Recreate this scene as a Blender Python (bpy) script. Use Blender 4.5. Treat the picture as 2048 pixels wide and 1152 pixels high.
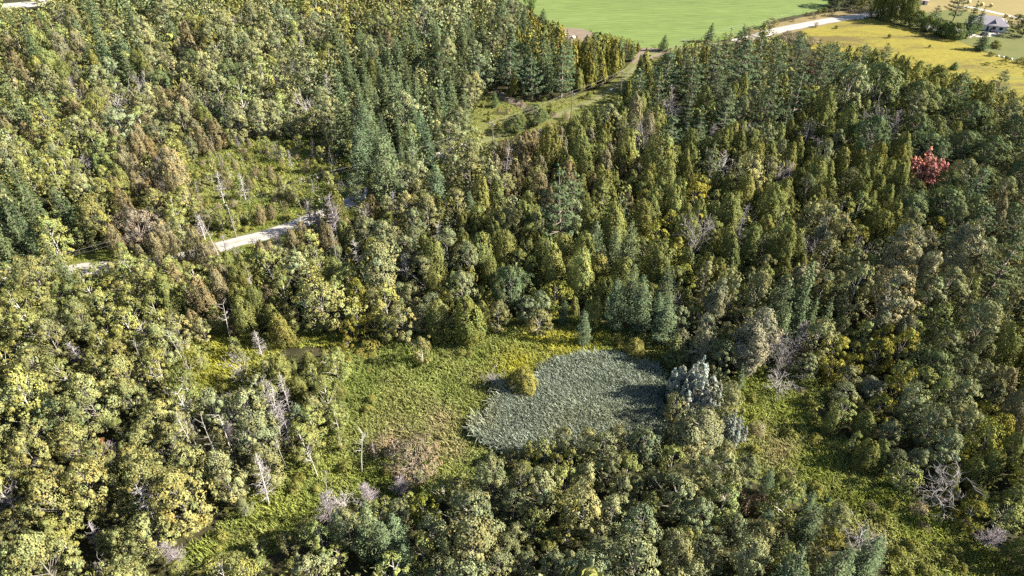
import bpy, math, random
import numpy as np
from mathutils import Vector

scene = bpy.context.scene
for o in list(bpy.data.objects):
    bpy.data.objects.remove(o, do_unlink=True)
COL = scene.collection
random.seed(7)
RNG = np.random.default_rng(11)

# ------------------------------------------------------------------ camera
CAM_H = 110.0
PITCH = math.radians(38.5)          # below the horizon
FPX = 1366.0                        # focal length for a 2048 px wide frame
cam_data = bpy.data.cameras.new("camera")
cam_data.sensor_width = 36.0
cam_data.lens = 36.0 * FPX / 2048.0
cam_data.clip_start = 1.0
cam_data.clip_end = 9000.0
cam = bpy.data.objects.new("camera", cam_data)
COL.objects.link(cam)
cam.location = (0, 0, CAM_H)
cam.rotation_euler = (math.pi / 2 - PITCH, 0, 0)
scene.camera = cam

# ------------------------------------------------------------------ sky and sun
SUN_EL = math.radians(32.0)
SUN_AZ = math.radians(-4.0)         # from +X towards +Y
world = bpy.data.worlds.new("World")
scene.world = world
world.use_nodes = True
wn = world.node_tree.nodes
bg = wn["Background"]
sky = wn.new("ShaderNodeTexSky")
sky.sky_type = 'NISHITA'
sky.sun_disc = False
sky.sun_elevation = SUN_EL
sky.sun_rotation = math.pi / 2 - SUN_AZ
world.node_tree.links.new(sky.outputs[0], bg.inputs[0])
bg.inputs[1].default_value = 0.05
S = Vector((math.cos(SUN_EL) * math.cos(SUN_AZ), math.cos(SUN_EL) * math.sin(SUN_AZ), math.sin(SUN_EL)))
sun_d = bpy.data.lights.new("sun", 'SUN')
sun_d.energy = 5.0
sun_d.angle = math.radians(0.5)
sun_d.color = (1.0, 0.92, 0.77)
sun = bpy.data.objects.new("sun", sun_d)
COL.objects.link(sun)
sun.rotation_euler = S.to_track_quat('Z', 'Y').to_euler()
sun.location = S * 600

vs = scene.view_settings
vs.view_transform = 'Standard'
vs.look = 'None'
vs.gamma = 1.0
vs.use_curve_mapping = False
vs.exposure = 2.2
scene.render.engine = 'CYCLES'
scene.cycles.max_bounces = 3
scene.cycles.diffuse_bounces = 1
scene.cycles.glossy_bounces = 1
scene.cycles.transmission_bounces = 2
scene.cycles.use_denoising = False
scene.cycles.pixel_filter_type = 'BLACKMAN_HARRIS'
scene.cycles.filter_width = 1.5

# ------------------------------------------------------------------ picture <-> ground
CT, ST = math.cos(PITCH), math.sin(PITCH)


def at(px, py, z=0.0):
    """point of the level z that the photograph shows at (px, py)"""
    px = np.asarray(px, float); py = np.asarray(py, float)
    u = (px - 1024.0) / FPX; v = (576.0 - py) / FPX
    dx, dy, dz = u, CT + v * ST, -ST + v * CT
    k = (z - CAM_H) / dz
    return dx * k, dy * k


def project(x, y, z):
    fz = y * CT - (z - CAM_H) * ST
    up = y * ST + (z - CAM_H) * CT
    return 1024 + FPX * x / fz, 576 - FPX * up / fz, fz


def P2(pts):
    a = np.array(pts, float)
    x, y = at(a[:, 0], a[:, 1])
    return np.stack([x, y], 1)


def inside(poly, x, y):
    x = np.asarray(x); y = np.asarray(y)
    r = np.zeros(x.shape, bool)
    n = len(poly); j = n - 1
    for i in range(n):
        xi, yi = poly[i]; xj, yj = poly[j]
        c = ((yi > y) != (yj > y))
        with np.errstate(divide='ignore', invalid='ignore'):
            xx = (xj - xi) * (y - yi) / (yj - yi + 1e-12) + xi
        r ^= c & (x < xx)
        j = i
    return r


def vnoise(x, y, s, seed=0):
    """cheap smooth 2-D noise 0..1"""
    x = np.asarray(x) / s + seed * 17.3; y = np.asarray(y) / s - seed * 9.7
    xi = np.floor(x).astype(np.int64); yi = np.floor(y).astype(np.int64)
    fx = x - xi; fy = y - yi
    fx = fx * fx * (3 - 2 * fx); fy = fy * fy * (3 - 2 * fy)

    def h(a, b):
        n = (a * 374761393 + b * 668265263 + seed * 974711) & 0x7fffffff
        n = ((n ^ (n >> 13)) * 1274126177) & 0x7fffffff
        return ((n ^ (n >> 16)) & 0xffff) / 65535.0
    return (h(xi, yi) * (1 - fx) * (1 - fy) + h(xi + 1, yi) * fx * (1 - fy)
            + h(xi, yi + 1) * (1 - fx) * fy + h(xi + 1, yi + 1) * fx * fy)


# ------------------------------------------------------------------ materials
def new_mat(name):
    m = bpy.data.materials.new(name)
    m.use_nodes = True
    nt = m.node_tree
    nt.nodes.clear()
    out = nt.nodes.new("ShaderNodeOutputMaterial")
    return m, nt, out


def leaf_mat(name, trans=0.28, gloss=0.05, rough=0.5):
    """foliage: tint = object colour x mesh colour"""
    m, nt, out = new_mat(name)
    N, L = nt.nodes.new, nt.links.new
    oi = N("ShaderNodeObjectInfo")
    at_ = N("ShaderNodeAttribute"); at_.attribute_name = "tint"
    mul = N("ShaderNodeMix"); mul.data_type = 'RGBA'; mul.blend_type = 'MULTIPLY'; mul.inputs[0].default_value = 1
    L(oi.outputs["Color"], mul.inputs[6]); L(at_.outputs["Color"], mul.inputs[7])
    d = N("ShaderNodeBsdfDiffuse"); t = N("ShaderNodeBsdfTranslucent")
    L(mul.outputs[2], d.inputs[0])
    warm = N("ShaderNodeMix"); warm.data_type = 'RGBA'; warm.blend_type = 'MULTIPLY'; warm.inputs[0].default_value = 1
    warm.inputs[7].default_value = (1.15, 1.15, 0.6, 1)
    L(mul.outputs[2], warm.inputs[6]); L(warm.outputs[2], t.inputs[0])
    mx = N("ShaderNodeMixShader"); mx.inputs[0].default_value = trans
    L(d.outputs[0], mx.inputs[1]); L(t.outputs[0], mx.inputs[2])
    last = mx
    if gloss > 0:
        g = N("ShaderNodeBsdfGlossy"); g.inputs["Roughness"].default_value = rough
        g.inputs[0].default_value = (0.9, 0.95, 1, 1)
        m2 = N("ShaderNodeMixShader"); m2.inputs[0].default_value = gloss
        L(mx.outputs[0], m2.inputs[1]); L(g.outputs[0], m2.inputs[2]); last = m2
    L(last.outputs[0], out.inputs[0])
    return m


def surf_mat(name, cols, scale=0.2, detail=6, rough=0.9, fine=None, bump=0.0, stretch=None, wheel=False, rows=None):
    """noise-coloured surface; cols = list of (position, colour)"""
    m, nt, out = new_mat(name)
    N, L = nt.nodes.new, nt.links.new
    tc = N("ShaderNodeTexCoord")
    src = tc.outputs["Object"]
    if stretch:
        mp = N("ShaderNodeMapping"); mp.inputs["Rotation"].default_value = (0, 0, stretch[0]); mp.inputs["Scale"].default_value = (stretch[1], stretch[2], 1)
        L(src, mp.inputs[0]); src = mp.outputs[0]
    n1 = N("ShaderNodeTexNoise"); n1.inputs["Scale"].default_value = scale; n1.inputs["Detail"].default_value = detail; n1.inputs["Roughness"].default_value = 0.65
    L(src, n1.inputs["Vector"])
    r = N("ShaderNodeValToRGB")
    while len(r.color_ramp.elements) < len(cols):
        r.color_ramp.elements.new(0.5)
    for e, (p, c) in zip(r.color_ramp.elements, cols):
        e.position = p; e.color = (*c, 1)
    L(n1.outputs[0], r.inputs[0])
    col = r.outputs[0]
    if rows:
        wv = N("ShaderNodeTexWave"); wv.inputs["Scale"].default_value = rows[0]; wv.inputs["Distortion"].default_value = 3.0; wv.inputs["Detail"].default_value = 2; wv.inputs["Detail Scale"].default_value = 0.3
        mp2 = N("ShaderNodeMapping"); mp2.inputs["Rotation"].default_value = (0, 0, rows[2]); L(tc.outputs["Object"], mp2.inputs[0]); L(mp2.outputs[0], wv.inputs["Vector"])
        mr0 = N("ShaderNodeMapRange"); mr0.inputs[3].default_value = 1 - rows[1]; mr0.inputs[4].default_value = 1 + rows[1]; L(wv.outputs["Fac"], mr0.inputs[0])
        m0 = N("ShaderNodeMix"); m0.data_type = 'RGBA'; m0.blend_type = 'MULTIPLY'; m0.inputs[0].default_value = 1
        L(col, m0.inputs[6]); L(mr0.outputs[0], m0.inputs[7]); col = m0.outputs[2]
    fs, fa = fine if fine else (4.0, 0.35)
    n2 = N("ShaderNodeTexNoise"); n2.inputs["Scale"].default_value = fs; n2.inputs["Detail"].default_value = 4; n2.inputs["Roughness"].default_value = 0.7
    L(src, n2.inputs["Vector"])
    mr = N("ShaderNodeMapRange"); mr.inputs[1].default_value = 0.3; mr.inputs[2].default_value = 0.7; mr.inputs[3].default_value = 1 - fa; mr.inputs[4].default_value = 1 + fa
    L(n2.outputs[0], mr.inputs[0])
    mul = N("ShaderNodeMix"); mul.data_type = 'RGBA'; mul.blend_type = 'MULTIPLY'; mul.inputs[0].default_value = 1
    L(col, mul.inputs[6]); L(mr.outputs[0], mul.inputs[7])
    b = N("ShaderNodeBsdfPrincipled"); b.inputs["Roughness"].default_value = rough
    b.inputs["Specular IOR Level"].default_value = 0.15
    if wheel:
        wt = N("ShaderNodeAttribute"); wt.attribute_name = "tint"
        m3 = N("ShaderNodeMix"); m3.data_type = 'RGBA'; m3.blend_type = 'MULTIPLY'; m3.inputs[0].default_value = 1
        L(mul.outputs[2], m3.inputs[6]); L(wt.outputs["Color"], m3.inputs[7]); mul = m3
    L(mul.outputs[2], b.inputs["Base Color"])
    if bump:
        bp = N("ShaderNodeBump"); bp.inputs["Strength"].default_value = 1.0; bp.inputs["Distance"].default_value = bump
        L(n2.outputs[0], bp.inputs["Height"]); L(bp.outputs[0], b.inputs["Normal"])
    L(b.outputs[0], out.inputs[0])
    return m


M_LEAF = leaf_mat("broad_leaves", 0.07, 0.0)
M_NEEDLE = leaf_mat("needles", 0.05, 0.0)
M_REED = leaf_mat("reed_blades", 0.2, 0.02, 0.4)
M_WEED = leaf_mat("weed_leaves", 0.28, 0.0)


def bark_mat(name):
    m, nt, out = new_mat(name)
    N, L = nt.nodes.new, nt.links.new
    at_ = N("ShaderNodeAttribute"); at_.attribute_name = "tint"
    tc = N("ShaderNodeTexCoord")
    n = N("ShaderNodeTexNoise"); n.inputs["Scale"].default_value = 3.0; n.inputs["Detail"].default_value = 4
    L(tc.outputs["Object"], n.inputs["Vector"])
    mr = N("ShaderNodeMapRange"); mr.inputs[1].default_value = 0.3; mr.inputs[2].default_value = 0.7; mr.inputs[3].default_value = 0.7; mr.inputs[4].default_value = 1.2
    L(n.outputs[0], mr.inputs[0])
    mul = N("ShaderNodeMix"); mul.data_type = 'RGBA'; mul.blend_type = 'MULTIPLY'; mul.inputs[0].default_value = 1
    L(at_.outputs["Color"], mul.inputs[6]); L(mr.outputs[0], mul.inputs[7])
    oi = N("ShaderNodeObjectInfo")
    m2 = N("ShaderNodeMix"); m2.data_type = 'RGBA'; m2.blend_type = 'MULTIPLY'; m2.inputs[0].default_value = 1
    L(mul.outputs[2], m2.inputs[6]); L(oi.outputs["Color"], m2.inputs[7])
    b = N("ShaderNodeBsdfPrincipled"); b.inputs["Roughness"].default_value = 0.9; b.inputs["Specular IOR Level"].default_value = 0.1
    L(m2.outputs[2], b.inputs["Base Color"])
    L(b.outputs[0], out.inputs[0])
    return m


M_BARK = bark_mat("bark")


def plain(name, col, rough=0.6, metal=0.0, var=0.12, scale=3.0):
    return surf_mat(name, [(0.3, tuple(c * (1 - var) for c in col)), (0.7, tuple(min(1, c * (1 + var)) for c in col))], scale=scale, rough=rough, fine=(scale * 6, 0.08))


# ------------------------------------------------------------------ mesh helpers
def quad_mesh(name, V, Q, T=None, mats=(), idx=None):
    """V (n,3), Q (m,4) quads, T (n,3) vertex tint"""
    V = np.asarray(V, np.float32); Q = np.asarray(Q, np.int32)
    me = bpy.data.meshes.new(name)
    me.vertices.add(len(V)); me.vertices.foreach_set("co", V.ravel())
    me.loops.add(Q.size); me.loops.foreach_set("vertex_index", Q.ravel())
    me.polygons.add(len(Q))
    me.polygons.foreach_set("loop_start", np.arange(0, Q.size, 4, dtype=np.int32))
    try:
        me.polygons.foreach_set("loop_total", np.full(len(Q), 4, np.int32))
    except Exception:
        pass
    if T is not None:
        a = me.attributes.new("tint", 'FLOAT_COLOR', 'POINT')
        T4 = np.ones((len(V), 4), np.float32); T4[:, :3] = T
        a.data.foreach_set("color", T4.ravel())
    for m in mats:
        me.materials.append(m)
    if idx is not None:
        me.polygons.foreach_set("material_index", np.asarray(idx, np.int32))
    me.update(calc_edges=True)
    me.validate()
    return me


def unit(a):
    return a / (np.linalg.norm(a, axis=-1, keepdims=True) + 1e-9)


def cards(c, n, size, aspect=0.7, rng=RNG, axis=None):
    """leaf-sized quads: centres c, normals n; long axis random or near 'axis'"""
    N = len(c)
    n = unit(n)
    r = rng.normal(size=(N, 3)) if axis is None else axis + 0.35 * rng.normal(size=(N, 3))
    b = unit(np.cross(n, r)); t = np.cross(b, n)
    s = np.broadcast_to(np.asarray(size, float), (N,))[:, None] * rng.uniform(0.7, 1.3, (N, 1))
    T = t * s * 0.5; B = b * s * 0.5 * aspect
    sk = n * s * rng.uniform(-0.12, 0.25, (N, 1))
    V = np.stack([c - T, c + B - sk * 0.4, c + T + sk * 0, c - B - sk * 0.4], 1).reshape(-1, 3)
    Q = np.arange(4 * N, dtype=np.int32).reshape(-1, 4)
    return V, Q


def tubes(segs, sides=4):
    """segs: list of (p0, p1, r0, r1) -> quads"""
    a = np.array([[*s[0], *s[1], s[2], s[3]] for s in segs], float)
    p0, p1, r0, r1 = a[:, :3], a[:, 3:6], a[:, 6], a[:, 7]
    d = unit(p1 - p0)
    ref = np.where(np.abs(d[:, 2:3]) < 0.9, np.array([[0, 0, 1.0]]), np.array([[1.0, 0, 0]]))
    u = unit(np.cross(d, ref)); w = np.cross(d, u)
    ang = np.arange(sides) * 2 * math.pi / sides
    ring = u[:, None] * np.cos(ang)[None, :, None] + w[:, None] * np.sin(ang)[None, :, None]
    lo = p0[:, None] + ring * r0[:, None, None]
    hi = p1[:, None] + ring * r1[:, None, None]
    V = np.concatenate([lo, hi], 1).reshape(-1, 3)
    k = np.arange(sides); k2 = (k + 1) % sides
    q = np.stack([k, k2, k2 + sides, k + sides], 1)
    Q = (q[None] + (np.arange(len(a)) * 2 * sides)[:, None, None]).reshape(-1, 4)
    return V, Q


def limb(p0, d, length, r0, r1, rng, bend=0.25, n=4, up=0.0):
    out = []
    p = np.array(p0, float); d = np.array(d, float); d /= np.linalg.norm(d) + 1e-9
    for i in range(n):
        d = d + bend * rng.normal(size=3) / n + np.array([0, 0, up / n]); d /= np.linalg.norm(d)
        q = p + d * length / n
        a = r0 + (r1 - r0) * i / n; b = r0 + (r1 - r0) * (i + 1) / n
        out.append((p.copy(), q.copy(), a, b)); p = q
    return out


# ------------------------------------------------------------------ tree shapes
# each returns (crown (V, Q, T), trunk (V, Q, T)); base at the origin, metres
def clump_leaves(cc, rr, per, size, rng, out_dir=None, jit=0.55, aspect=0.75, cvar=0.15, lvar=0.14, fill=(0.7, 1.06), hemi=0.35, axis=None):
    K = len(cc)
    d = unit(rng.normal(size=(K, per, 3)))
    if out_dir is not None:      # lean the points to the crown's outside
        d = unit(d + hemi * out_dir[:, None, :])
    pos = cc[:, None] + d * rr[:, None] * rng.uniform(fill[0], fill[1], (K, per, 1))
    nrm = d + jit * rng.normal(size=d.shape) * 0.42
    if out_dir is not None:
        nrm = nrm + 0.8 * out_dir[:, None, :]
    V, Q = cards(pos.reshape(-1, 3), nrm.reshape(-1, 3), size, aspect, rng, None if axis is None else np.repeat(axis, per, 0))
    ct = 1 + cvar * rng.normal(size=(K, 1, 1)); hue = 0.06 * rng.normal(size=(K, 1, 1))
    lt = 1 + lvar * rng.normal(size=(K, per, 1))
    base = np.clip(ct * lt, 0.35, 1.9)
    T = np.concatenate([base * (1 + hue), base, base * (1 - hue)], 2).reshape(-1, 3)
    return V, Q, np.repeat(T, 4, 0)


def col_of(V, c, rng, var=0.1):
    return np.tile(np.array(c, float), (len(V), 1)) * (1 + var * rng.normal(size=(len(V), 1)))


def join(parts):
    Vs, Qs, Ts, o = [], [], [], 0
    for V, Q, T in parts:
        Vs.append(V); Qs.append(Q + o); Ts.append(T); o += len(V)
    return np.concatenate(Vs), np.concatenate(Qs), np.concatenate(Ts)


def lumps(rng, n=4, amp=1.0):
    """angle/height dependent bulges of an outline"""
    ph = rng.uniform(0, 6.28, n); k = rng.integers(1, 4, n); kz = rng.uniform(-5, 5, n); am = amp * rng.uniform(0.04, 0.13, n)
    return lambda a, t: 1 + sum(am[i] * np.sin(k[i] * a + kz[i] * t + ph[i]) for i in range(n))


def cedar(rng, h=11.0, R=2.0, K=120, per=26, size=0.34, point=0.8, lowest=0.06):
    bul = lumps(rng)
    t = rng.uniform(0, 1, K * 3)
    prof = (1 - t) ** point * np.minimum(1, 0.45 + t * 3.5)
    keep = rng.uniform(0, 1, K * 3) < prof + 0.12
    t = t[keep][:K]; K = len(t)
    prof = (1 - t) ** point * np.minimum(1, 0.45 + t * 3.5)
    a = rng.uniform(0, 2 * math.pi, K)
    r = R * prof * bul(a, t) * rng.uniform(0.68, 1.0, K)
    z = h * (lowest + (1 - lowest) * t) * 0.97
    cc = np.stack([r * np.cos(a), r * np.sin(a), z], 1)
    w = R * (0.22 + 0.10 * rng.uniform(size=K)) * (0.45 + 0.55 * prof)
    rr = np.stack([w, w, w * rng.uniform(1.4, 2.3, K)], 1)
    outd = np.stack([np.cos(a), np.sin(a), np.full(K, 0.3)], 1)
    ax = np.stack([np.cos(a) * 0.4, np.sin(a) * 0.4, np.ones(K)], 1)
    crown = clump_leaves(cc, rr, per, size, rng, outd, jit=0.6, aspect=0.6, hemi=0.7, axis=ax)
    top = clump_leaves(np.array([[0, 0, h * 0.97]]), np.array([[0.22, 0.22, 0.6]]), 40, size * 0.8, rng)
    seg = limb((0, 0, -0.2), (0, 0, 1), h * 0.93, 0.17, 0.03, rng, 0.06, 6)
    for i in range(10):
        zz = h * rng.uniform(0.12, 0.75); an = rng.uniform(0, 6.28)
        seg += limb((0, 0, zz), (math.cos(an), math.sin(an), 0.4), R * 0.7 * (1 - zz / h), 0.05, 0.015, rng, 0.2, 2)
    tv, tq = tubes(seg, 5)
    return join([crown, top]), (tv, tq, col_of(tv, (0.20, 0.165, 0.13), rng))


def spruce(rng, h=14.0, R=2.3, levels=17, size=0.42, airy=1.0, droop=-0.25, power=0.9, low=0.06, soft=0.0, gap=0.0):
    cs, ns, ts, axs = [], [], [], []
    seg = limb((0, 0, -0.2), (0, 0, 1), h * 0.97, 0.2, 0.02, rng, 0.03, 6)
    for i in range(levels):
        t = (i + rng.uniform(0, 0.5)) / levels
        z = h * (low + (1 - low) * t)
        Rz = R * (1 - t) ** power * min(1, 0.55 + 3 * t) + 0.12
        nb = max(5, int((7 + 5 * (1 - t)) * 1.0))
        off = rng.uniform(0, 6.28)
        for k in range(nb):
            if rng.uniform() < gap:
                continue
            a = off + k * 2 * math.pi / nb + rng.normal() * 0.15
            L = Rz * rng.uniform(0.6, 1.18)
            n = max(4, int(24 * L / R * airy * rng.uniform(0.8, 1.2)))
            s = rng.uniform(0.08, 1, n) ** 0.75
            d = np.array([math.cos(a), math.sin(a)])
            side = rng.normal(size=n) * 0.20 * L * (0.45 + 0.8 * (1 - s)) + soft * rng.normal(size=n)
            zz = z + L * (droop * s + 0.22 * s ** 2.5) + rng.normal(size=n) * (0.06 + 0.04 * L + soft)
            x = d[0] * L * s - d[1] * side; y = d[1] * L * s + d[0] * side
            cs.append(np.stack([x, y, zz], 1))
            nr = np.stack([np.full(n, d[0] * 0.55), np.full(n, d[1] * 0.55), np.full(n, 0.9)], 1) + 0.42 * rng.normal(size=(n, 3))
            ns.append(nr)
            axs.append(np.tile([d[0], d[1], droop], (n, 1)) + 0.3 * rng.normal(size=(n, 3)))
            b = 1 + 0.14 * rng.normal()
            ts.append(b * (1 + 0.2 * rng.normal(size=(n, 1))) * np.ones((1, 3)))
            if k % 2 == 0:
                seg += [(np.array([0, 0, z]), np.array([d[0] * L * 0.8, d[1] * L * 0.8, z + droop * L * 0.6]), 0.045, 0.012)]
    c = np.concatenate(cs); n = np.concatenate(ns)
    V, Q = cards(c, n, size, 0.5, rng, np.concatenate(axs))
    T = np.repeat(np.clip(np.concatenate(ts), 0.4, 1.8), 4, 0)
    top = clump_leaves(np.array([[0, 0, h * 0.985]]), np.array([[0.13, 0.13, 0.5]]), 24, size * 0.6, rng)
    tv, tq = tubes(seg, 5)
    return join([(V, Q, T), top]), (tv, tq, col_of(tv, (0.17, 0.14, 0.115), rng))


def pine(rng, h=16.0, R=3.6, whorls=10):
    cc, rr, od = [], [], []
    seg = limb((0, 0, -0.2), (0, 0, 1), h * 0.96, 0.3, 0.04, rng, 0.05, 7)
    for i in range(whorls):
        t = (i + rng.uniform(0, 0.4)) / whorls
        z = h * (0.14 + 0.84 * t)
        Rz = R * (1 - t) ** 0.7 * min(1, 0.6 + 2.0 * t) + 0.25
        nb = int(rng.integers(5, 8)); off = rng.uniform(0, 6.28)
        for k in range(nb):
            if rng.uniform() < 0.1:
                continue
            a = off + k * 6.283 / nb + rng.normal() * 0.22
            L = Rz * rng.uniform(0.6, 1.15)
            d = np.array([math.cos(a), math.sin(a), 0])
            end = d * L + np.array([0, 0, z + 0.28 * L])
            seg.append((np.array([0, 0, z]), d * L * 0.6 + np.array([0, 0, z + 0.08 * L]), 0.07, 0.04))
            seg.append((d * L * 0.6 + np.array([0, 0, z + 0.08 * L]), end, 0.04, 0.015))
            m = max(2, int(3.2 * L))
            for j in range(m):
                s = 0.30 + 0.72 * (j + rng.uniform(0, 0.7)) / m
                sd = rng.normal() * 0.24 * L * (1.15 - s * 0.6)
                p = np.array([d[0] * L * s - d[1] * sd, d[1] * L * s + d[0] * sd, z + L * (0.02 * s + 0.26 * s * s) + rng.normal() * 0.1])
                cc.append(p); w = rng.uniform(0.34, 0.58)
                rr.append([w, w, w * 0.55]); od.append([d[0] * 0.6, d[1] * 0.6, 1.0])
    for j in range(4):
        cc.append([rng.normal() * 0.15, rng.normal() * 0.15, h * (0.93 + 0.022 * j)]); rr.append([0.3, 0.3, 0.35]); od.append([0, 0, 1])
    crown = clump_leaves(np.array(cc), np.array(rr), 16, 0.36, rng, np.array(od), jit=0.6, aspect=0.4, hemi=0.6, cvar=0.15)
    tv, tq = tubes(seg, 5)
    return crown, (tv, tq, col_of(tv, (0.18, 0.15, 0.13), rng))


def broad(rng, h=12.0, R=3.0, base=0.3, K=46, cl=0.95, per=44, size=0.34, bark=(0.22, 0.2, 0.17), flat=1.0, thin=0.0, spires=1, lean=0.0, widest=0.45, tr=0.16):
    """broadleaf crown: clumps spread over an uneven ovoid; spires > 1 gives several upright leaders"""
    bul = lumps(rng, 6, 1.5)
    lead = []
    if spires == 1:
        lead = [(0, 0, 1.0, 1.0)]
    else:
        for i in range(spires):
            a = rng.uniform(0, 6.28); q = R * rng.uniform(0.15, 0.65)
            lead.append((q * math.cos(a), q * math.sin(a), rng.uniform(0.72, 1.0), rng.uniform(0.35, 0.6)))
    cc, rr, od = [], [], []
    seg = []
    z0 = h * base
    for (lx, ly, lh, lr) in lead:
        H = h * lh
        k = max(5, int(K * (lr if spires > 1 else 1)))
        tip = np.array([lx * 1.1, ly * 1.1, H * 0.93])
        seg += limb((lx * 0.1, ly * 0.1, -0.2), tip - np.array([lx * 0.1, ly * 0.1, -0.2]), np.linalg.norm(tip) , tr * (1 if spires == 1 else 0.7), 0.03, rng, 0.08, 7)
        u = rng.uniform(-1, 1, k); a = rng.uniform(0, 6.28, k)
        for i in range(k):
            tt = (u[i] + 1) / 2
            prof = math.sin(math.pi * min(1, max(0.02, tt ** (math.log(0.5) / math.log(widest))))) ** 0.6 if 0 < tt < 1 else 0.2
            q = R * lr * prof * bul(a[i], tt) * rng.uniform(0.55, 1.0) ** 0.6
            z = z0 + (H - z0) * tt * 0.93
            p = np.array([lx + q * math.cos(a[i]), ly + q * math.sin(a[i]), z])
            w = cl * rng.uniform(0.45, 1.35)
            if rng.uniform() < 0.16:
                q *= rng.uniform(1.1, 1.3); w *= 0.6; p = np.array([lx + q * math.cos(a[i]), ly + q * math.sin(a[i]), z + rng.uniform(0, 0.8)])
            cc.append(p); rr.append([w, w, w * 0.78 * flat])
            od.append([math.cos(a[i]) * 0.8, math.sin(a[i]) * 0.8, 0.38])
            if i % 3 == 0:
                st = np.array([lx * 0.4, ly * 0.4, max(z0 * 0.8, z - 0.9 * q - 0.5)])
                seg += limb(st, p - st, np.linalg.norm(p - st) * 0.95, 0.06, 0.015, rng, 0.12, 2)
    if thin > 0:
        keep = rng.uniform(size=len(cc)) > thin
        cc = [c for c, k_ in zip(cc, keep) if k_]; rr = [c for c, k_ in zip(rr, keep) if k_]; od = [c for c, k_ in zip(od, keep) if k_]
    crown = clump_leaves(np.array(cc), np.array(rr), per, size, rng, np.array(od), jit=0.6, aspect=0.8, hemi=0.55, cvar=0.14, lvar=0.2)
    tv, tq = tubes(seg, 5)
    return crown, (tv, tq, col_of(tv, bark, rng))


def plumes(rng, h, R, n, r1):
    cs, seg = [], []
    tk = []
    for i in range(n):
        a = 2.4 * i + rng.normal() * 0.3; q = R * math.sqrt((i + 0.3) / n) * 0.85
        hh = h * rng.uniform(0.6, 0.85) if i else h
        hh *= 1 - 0.25 * q / R
        (V, Q, T), (tv, tq, tt_) = cedar(rng, hh, r1 * rng.uniform(0.8, 1.2), 62, 24, 0.30, 0.55, 0.02)
        off = np.array([q * math.cos(a), q * math.sin(a), 0.0])
        tilt = off * 0.22
        V = V + off * 0.75 + tilt * (V[:, 2:3] / h); tv = tv + off * 0.75 * np.clip(tv[:, 2:3] / 2.0, 0.05, 1) + tilt * (tv[:, 2:3] / h)
        cs.append((V, Q, T)); tk.append((tv, tq, tt_))
    return join(cs), join(tk)


def mottled(tree):
    (V, Q, T), trunk = tree
    k = vnoise(V[:, 0] + V[:, 1], V[:, 2] - 0.6 * V[:, 1], 1.1, 3)
    T = T.copy(); T[:, 1] *= 0.6 + 1.1 * k; T[:, 0] *= 0.75 + 0.5 * k; T[:, 2] *= 0.8 + 0.4 * k
    return (V, Q, T), trunk


def dead_broad(rng, h=10.0, R=3.5, col=(0.36, 0.33, 0.335), depth=4, up=0.5):
    tr = limb((0, 0, -0.2), (rng.normal() * 0.08, rng.normal() * 0.08, 1), h * 0.45, 0.2, 0.12, rng, 0.12, 4)
    br = []

    def grow(p, d, L, r, lv):
        s = limb(p, d, L, r, r * 0.5, rng, 0.5, 3, 0.12)
        br.extend(s)
        if lv == 0:
            return
        e = s[-1][1]
        n = 3 if lv > 1 else 4
        for i in range(n):
            nd = s[-1][1] - s[-1][0]; nd = nd / np.linalg.norm(nd) + 0.75 * rng.normal(size=3) + np.array([0, 0, 0.15])
            st = e if i == 0 else s[rng.integers(0, 3)][1]
            grow(st, nd, L * rng.uniform(0.5, 0.78), max(r * 0.58, 0.027), lv - 1)
    e = tr[-1][1]
    n = 8
    for i in range(n):
        a = i * 6.283 / n + rng.normal() * 0.3
        d = np.array([math.cos(a) * R / h * 2.2, math.sin(a) * R / h * 2.2, up + rng.uniform(0, 0.7)])
        grow(tr[rng.integers(0, 4)][1] if i > 2 else e, d, h * 0.26 * rng.uniform(0.8, 1.2), 0.085, depth - 1)
    v, q = tubes(br, 3); tv, tq = tubes(tr, 6)
    return (v, q, col_of(v, col, rng, 0.12)), (tv, tq, col_of(tv, col, rng, 0.1))


def dead_conifer(rng, h=10.0, R=1.6, col=(0.36, 0.33, 0.335), n=70):
    tr = limb((0, 0, -0.2), (rng.normal() * 0.05, rng.normal() * 0.05, 1), h, 0.19, 0.03, rng, 0.08, 8)
    br = []
    for i in range(n):
        t = rng.uniform(0.18, 0.98); a = rng.uniform(0, 6.28)
        k = min(7, int(t * 8)); s = tr[k]; f = t * 8 - k
        p = s[0] + (s[1] - s[0]) * f
        L = R * (1.1 - t) ** 0.7 * rng.uniform(0.4, 1.2) + 0.25
        b = limb(p, (math.cos(a), math.sin(a), rng.uniform(-0.1, 0.7)), L, 0.05, 0.018, rng, 0.3, 3, 0.2)
        br += b
        for j in range(4):
            m = b[rng.integers(0, 3)][1]
            br += limb(m, (math.cos(a + rng.normal()), math.sin(a + rng.normal()), rng.uniform(-0.2, 0.9)), L * 0.4, 0.028, 0.012, rng, 0.4, 2)
    v, q = tubes(br, 3); tv, tq = tubes(tr, 6)
    return (v, q, col_of(v, col, rng, 0.12)), (tv, tq, col_of(tv, col, rng, 0.1))


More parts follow.
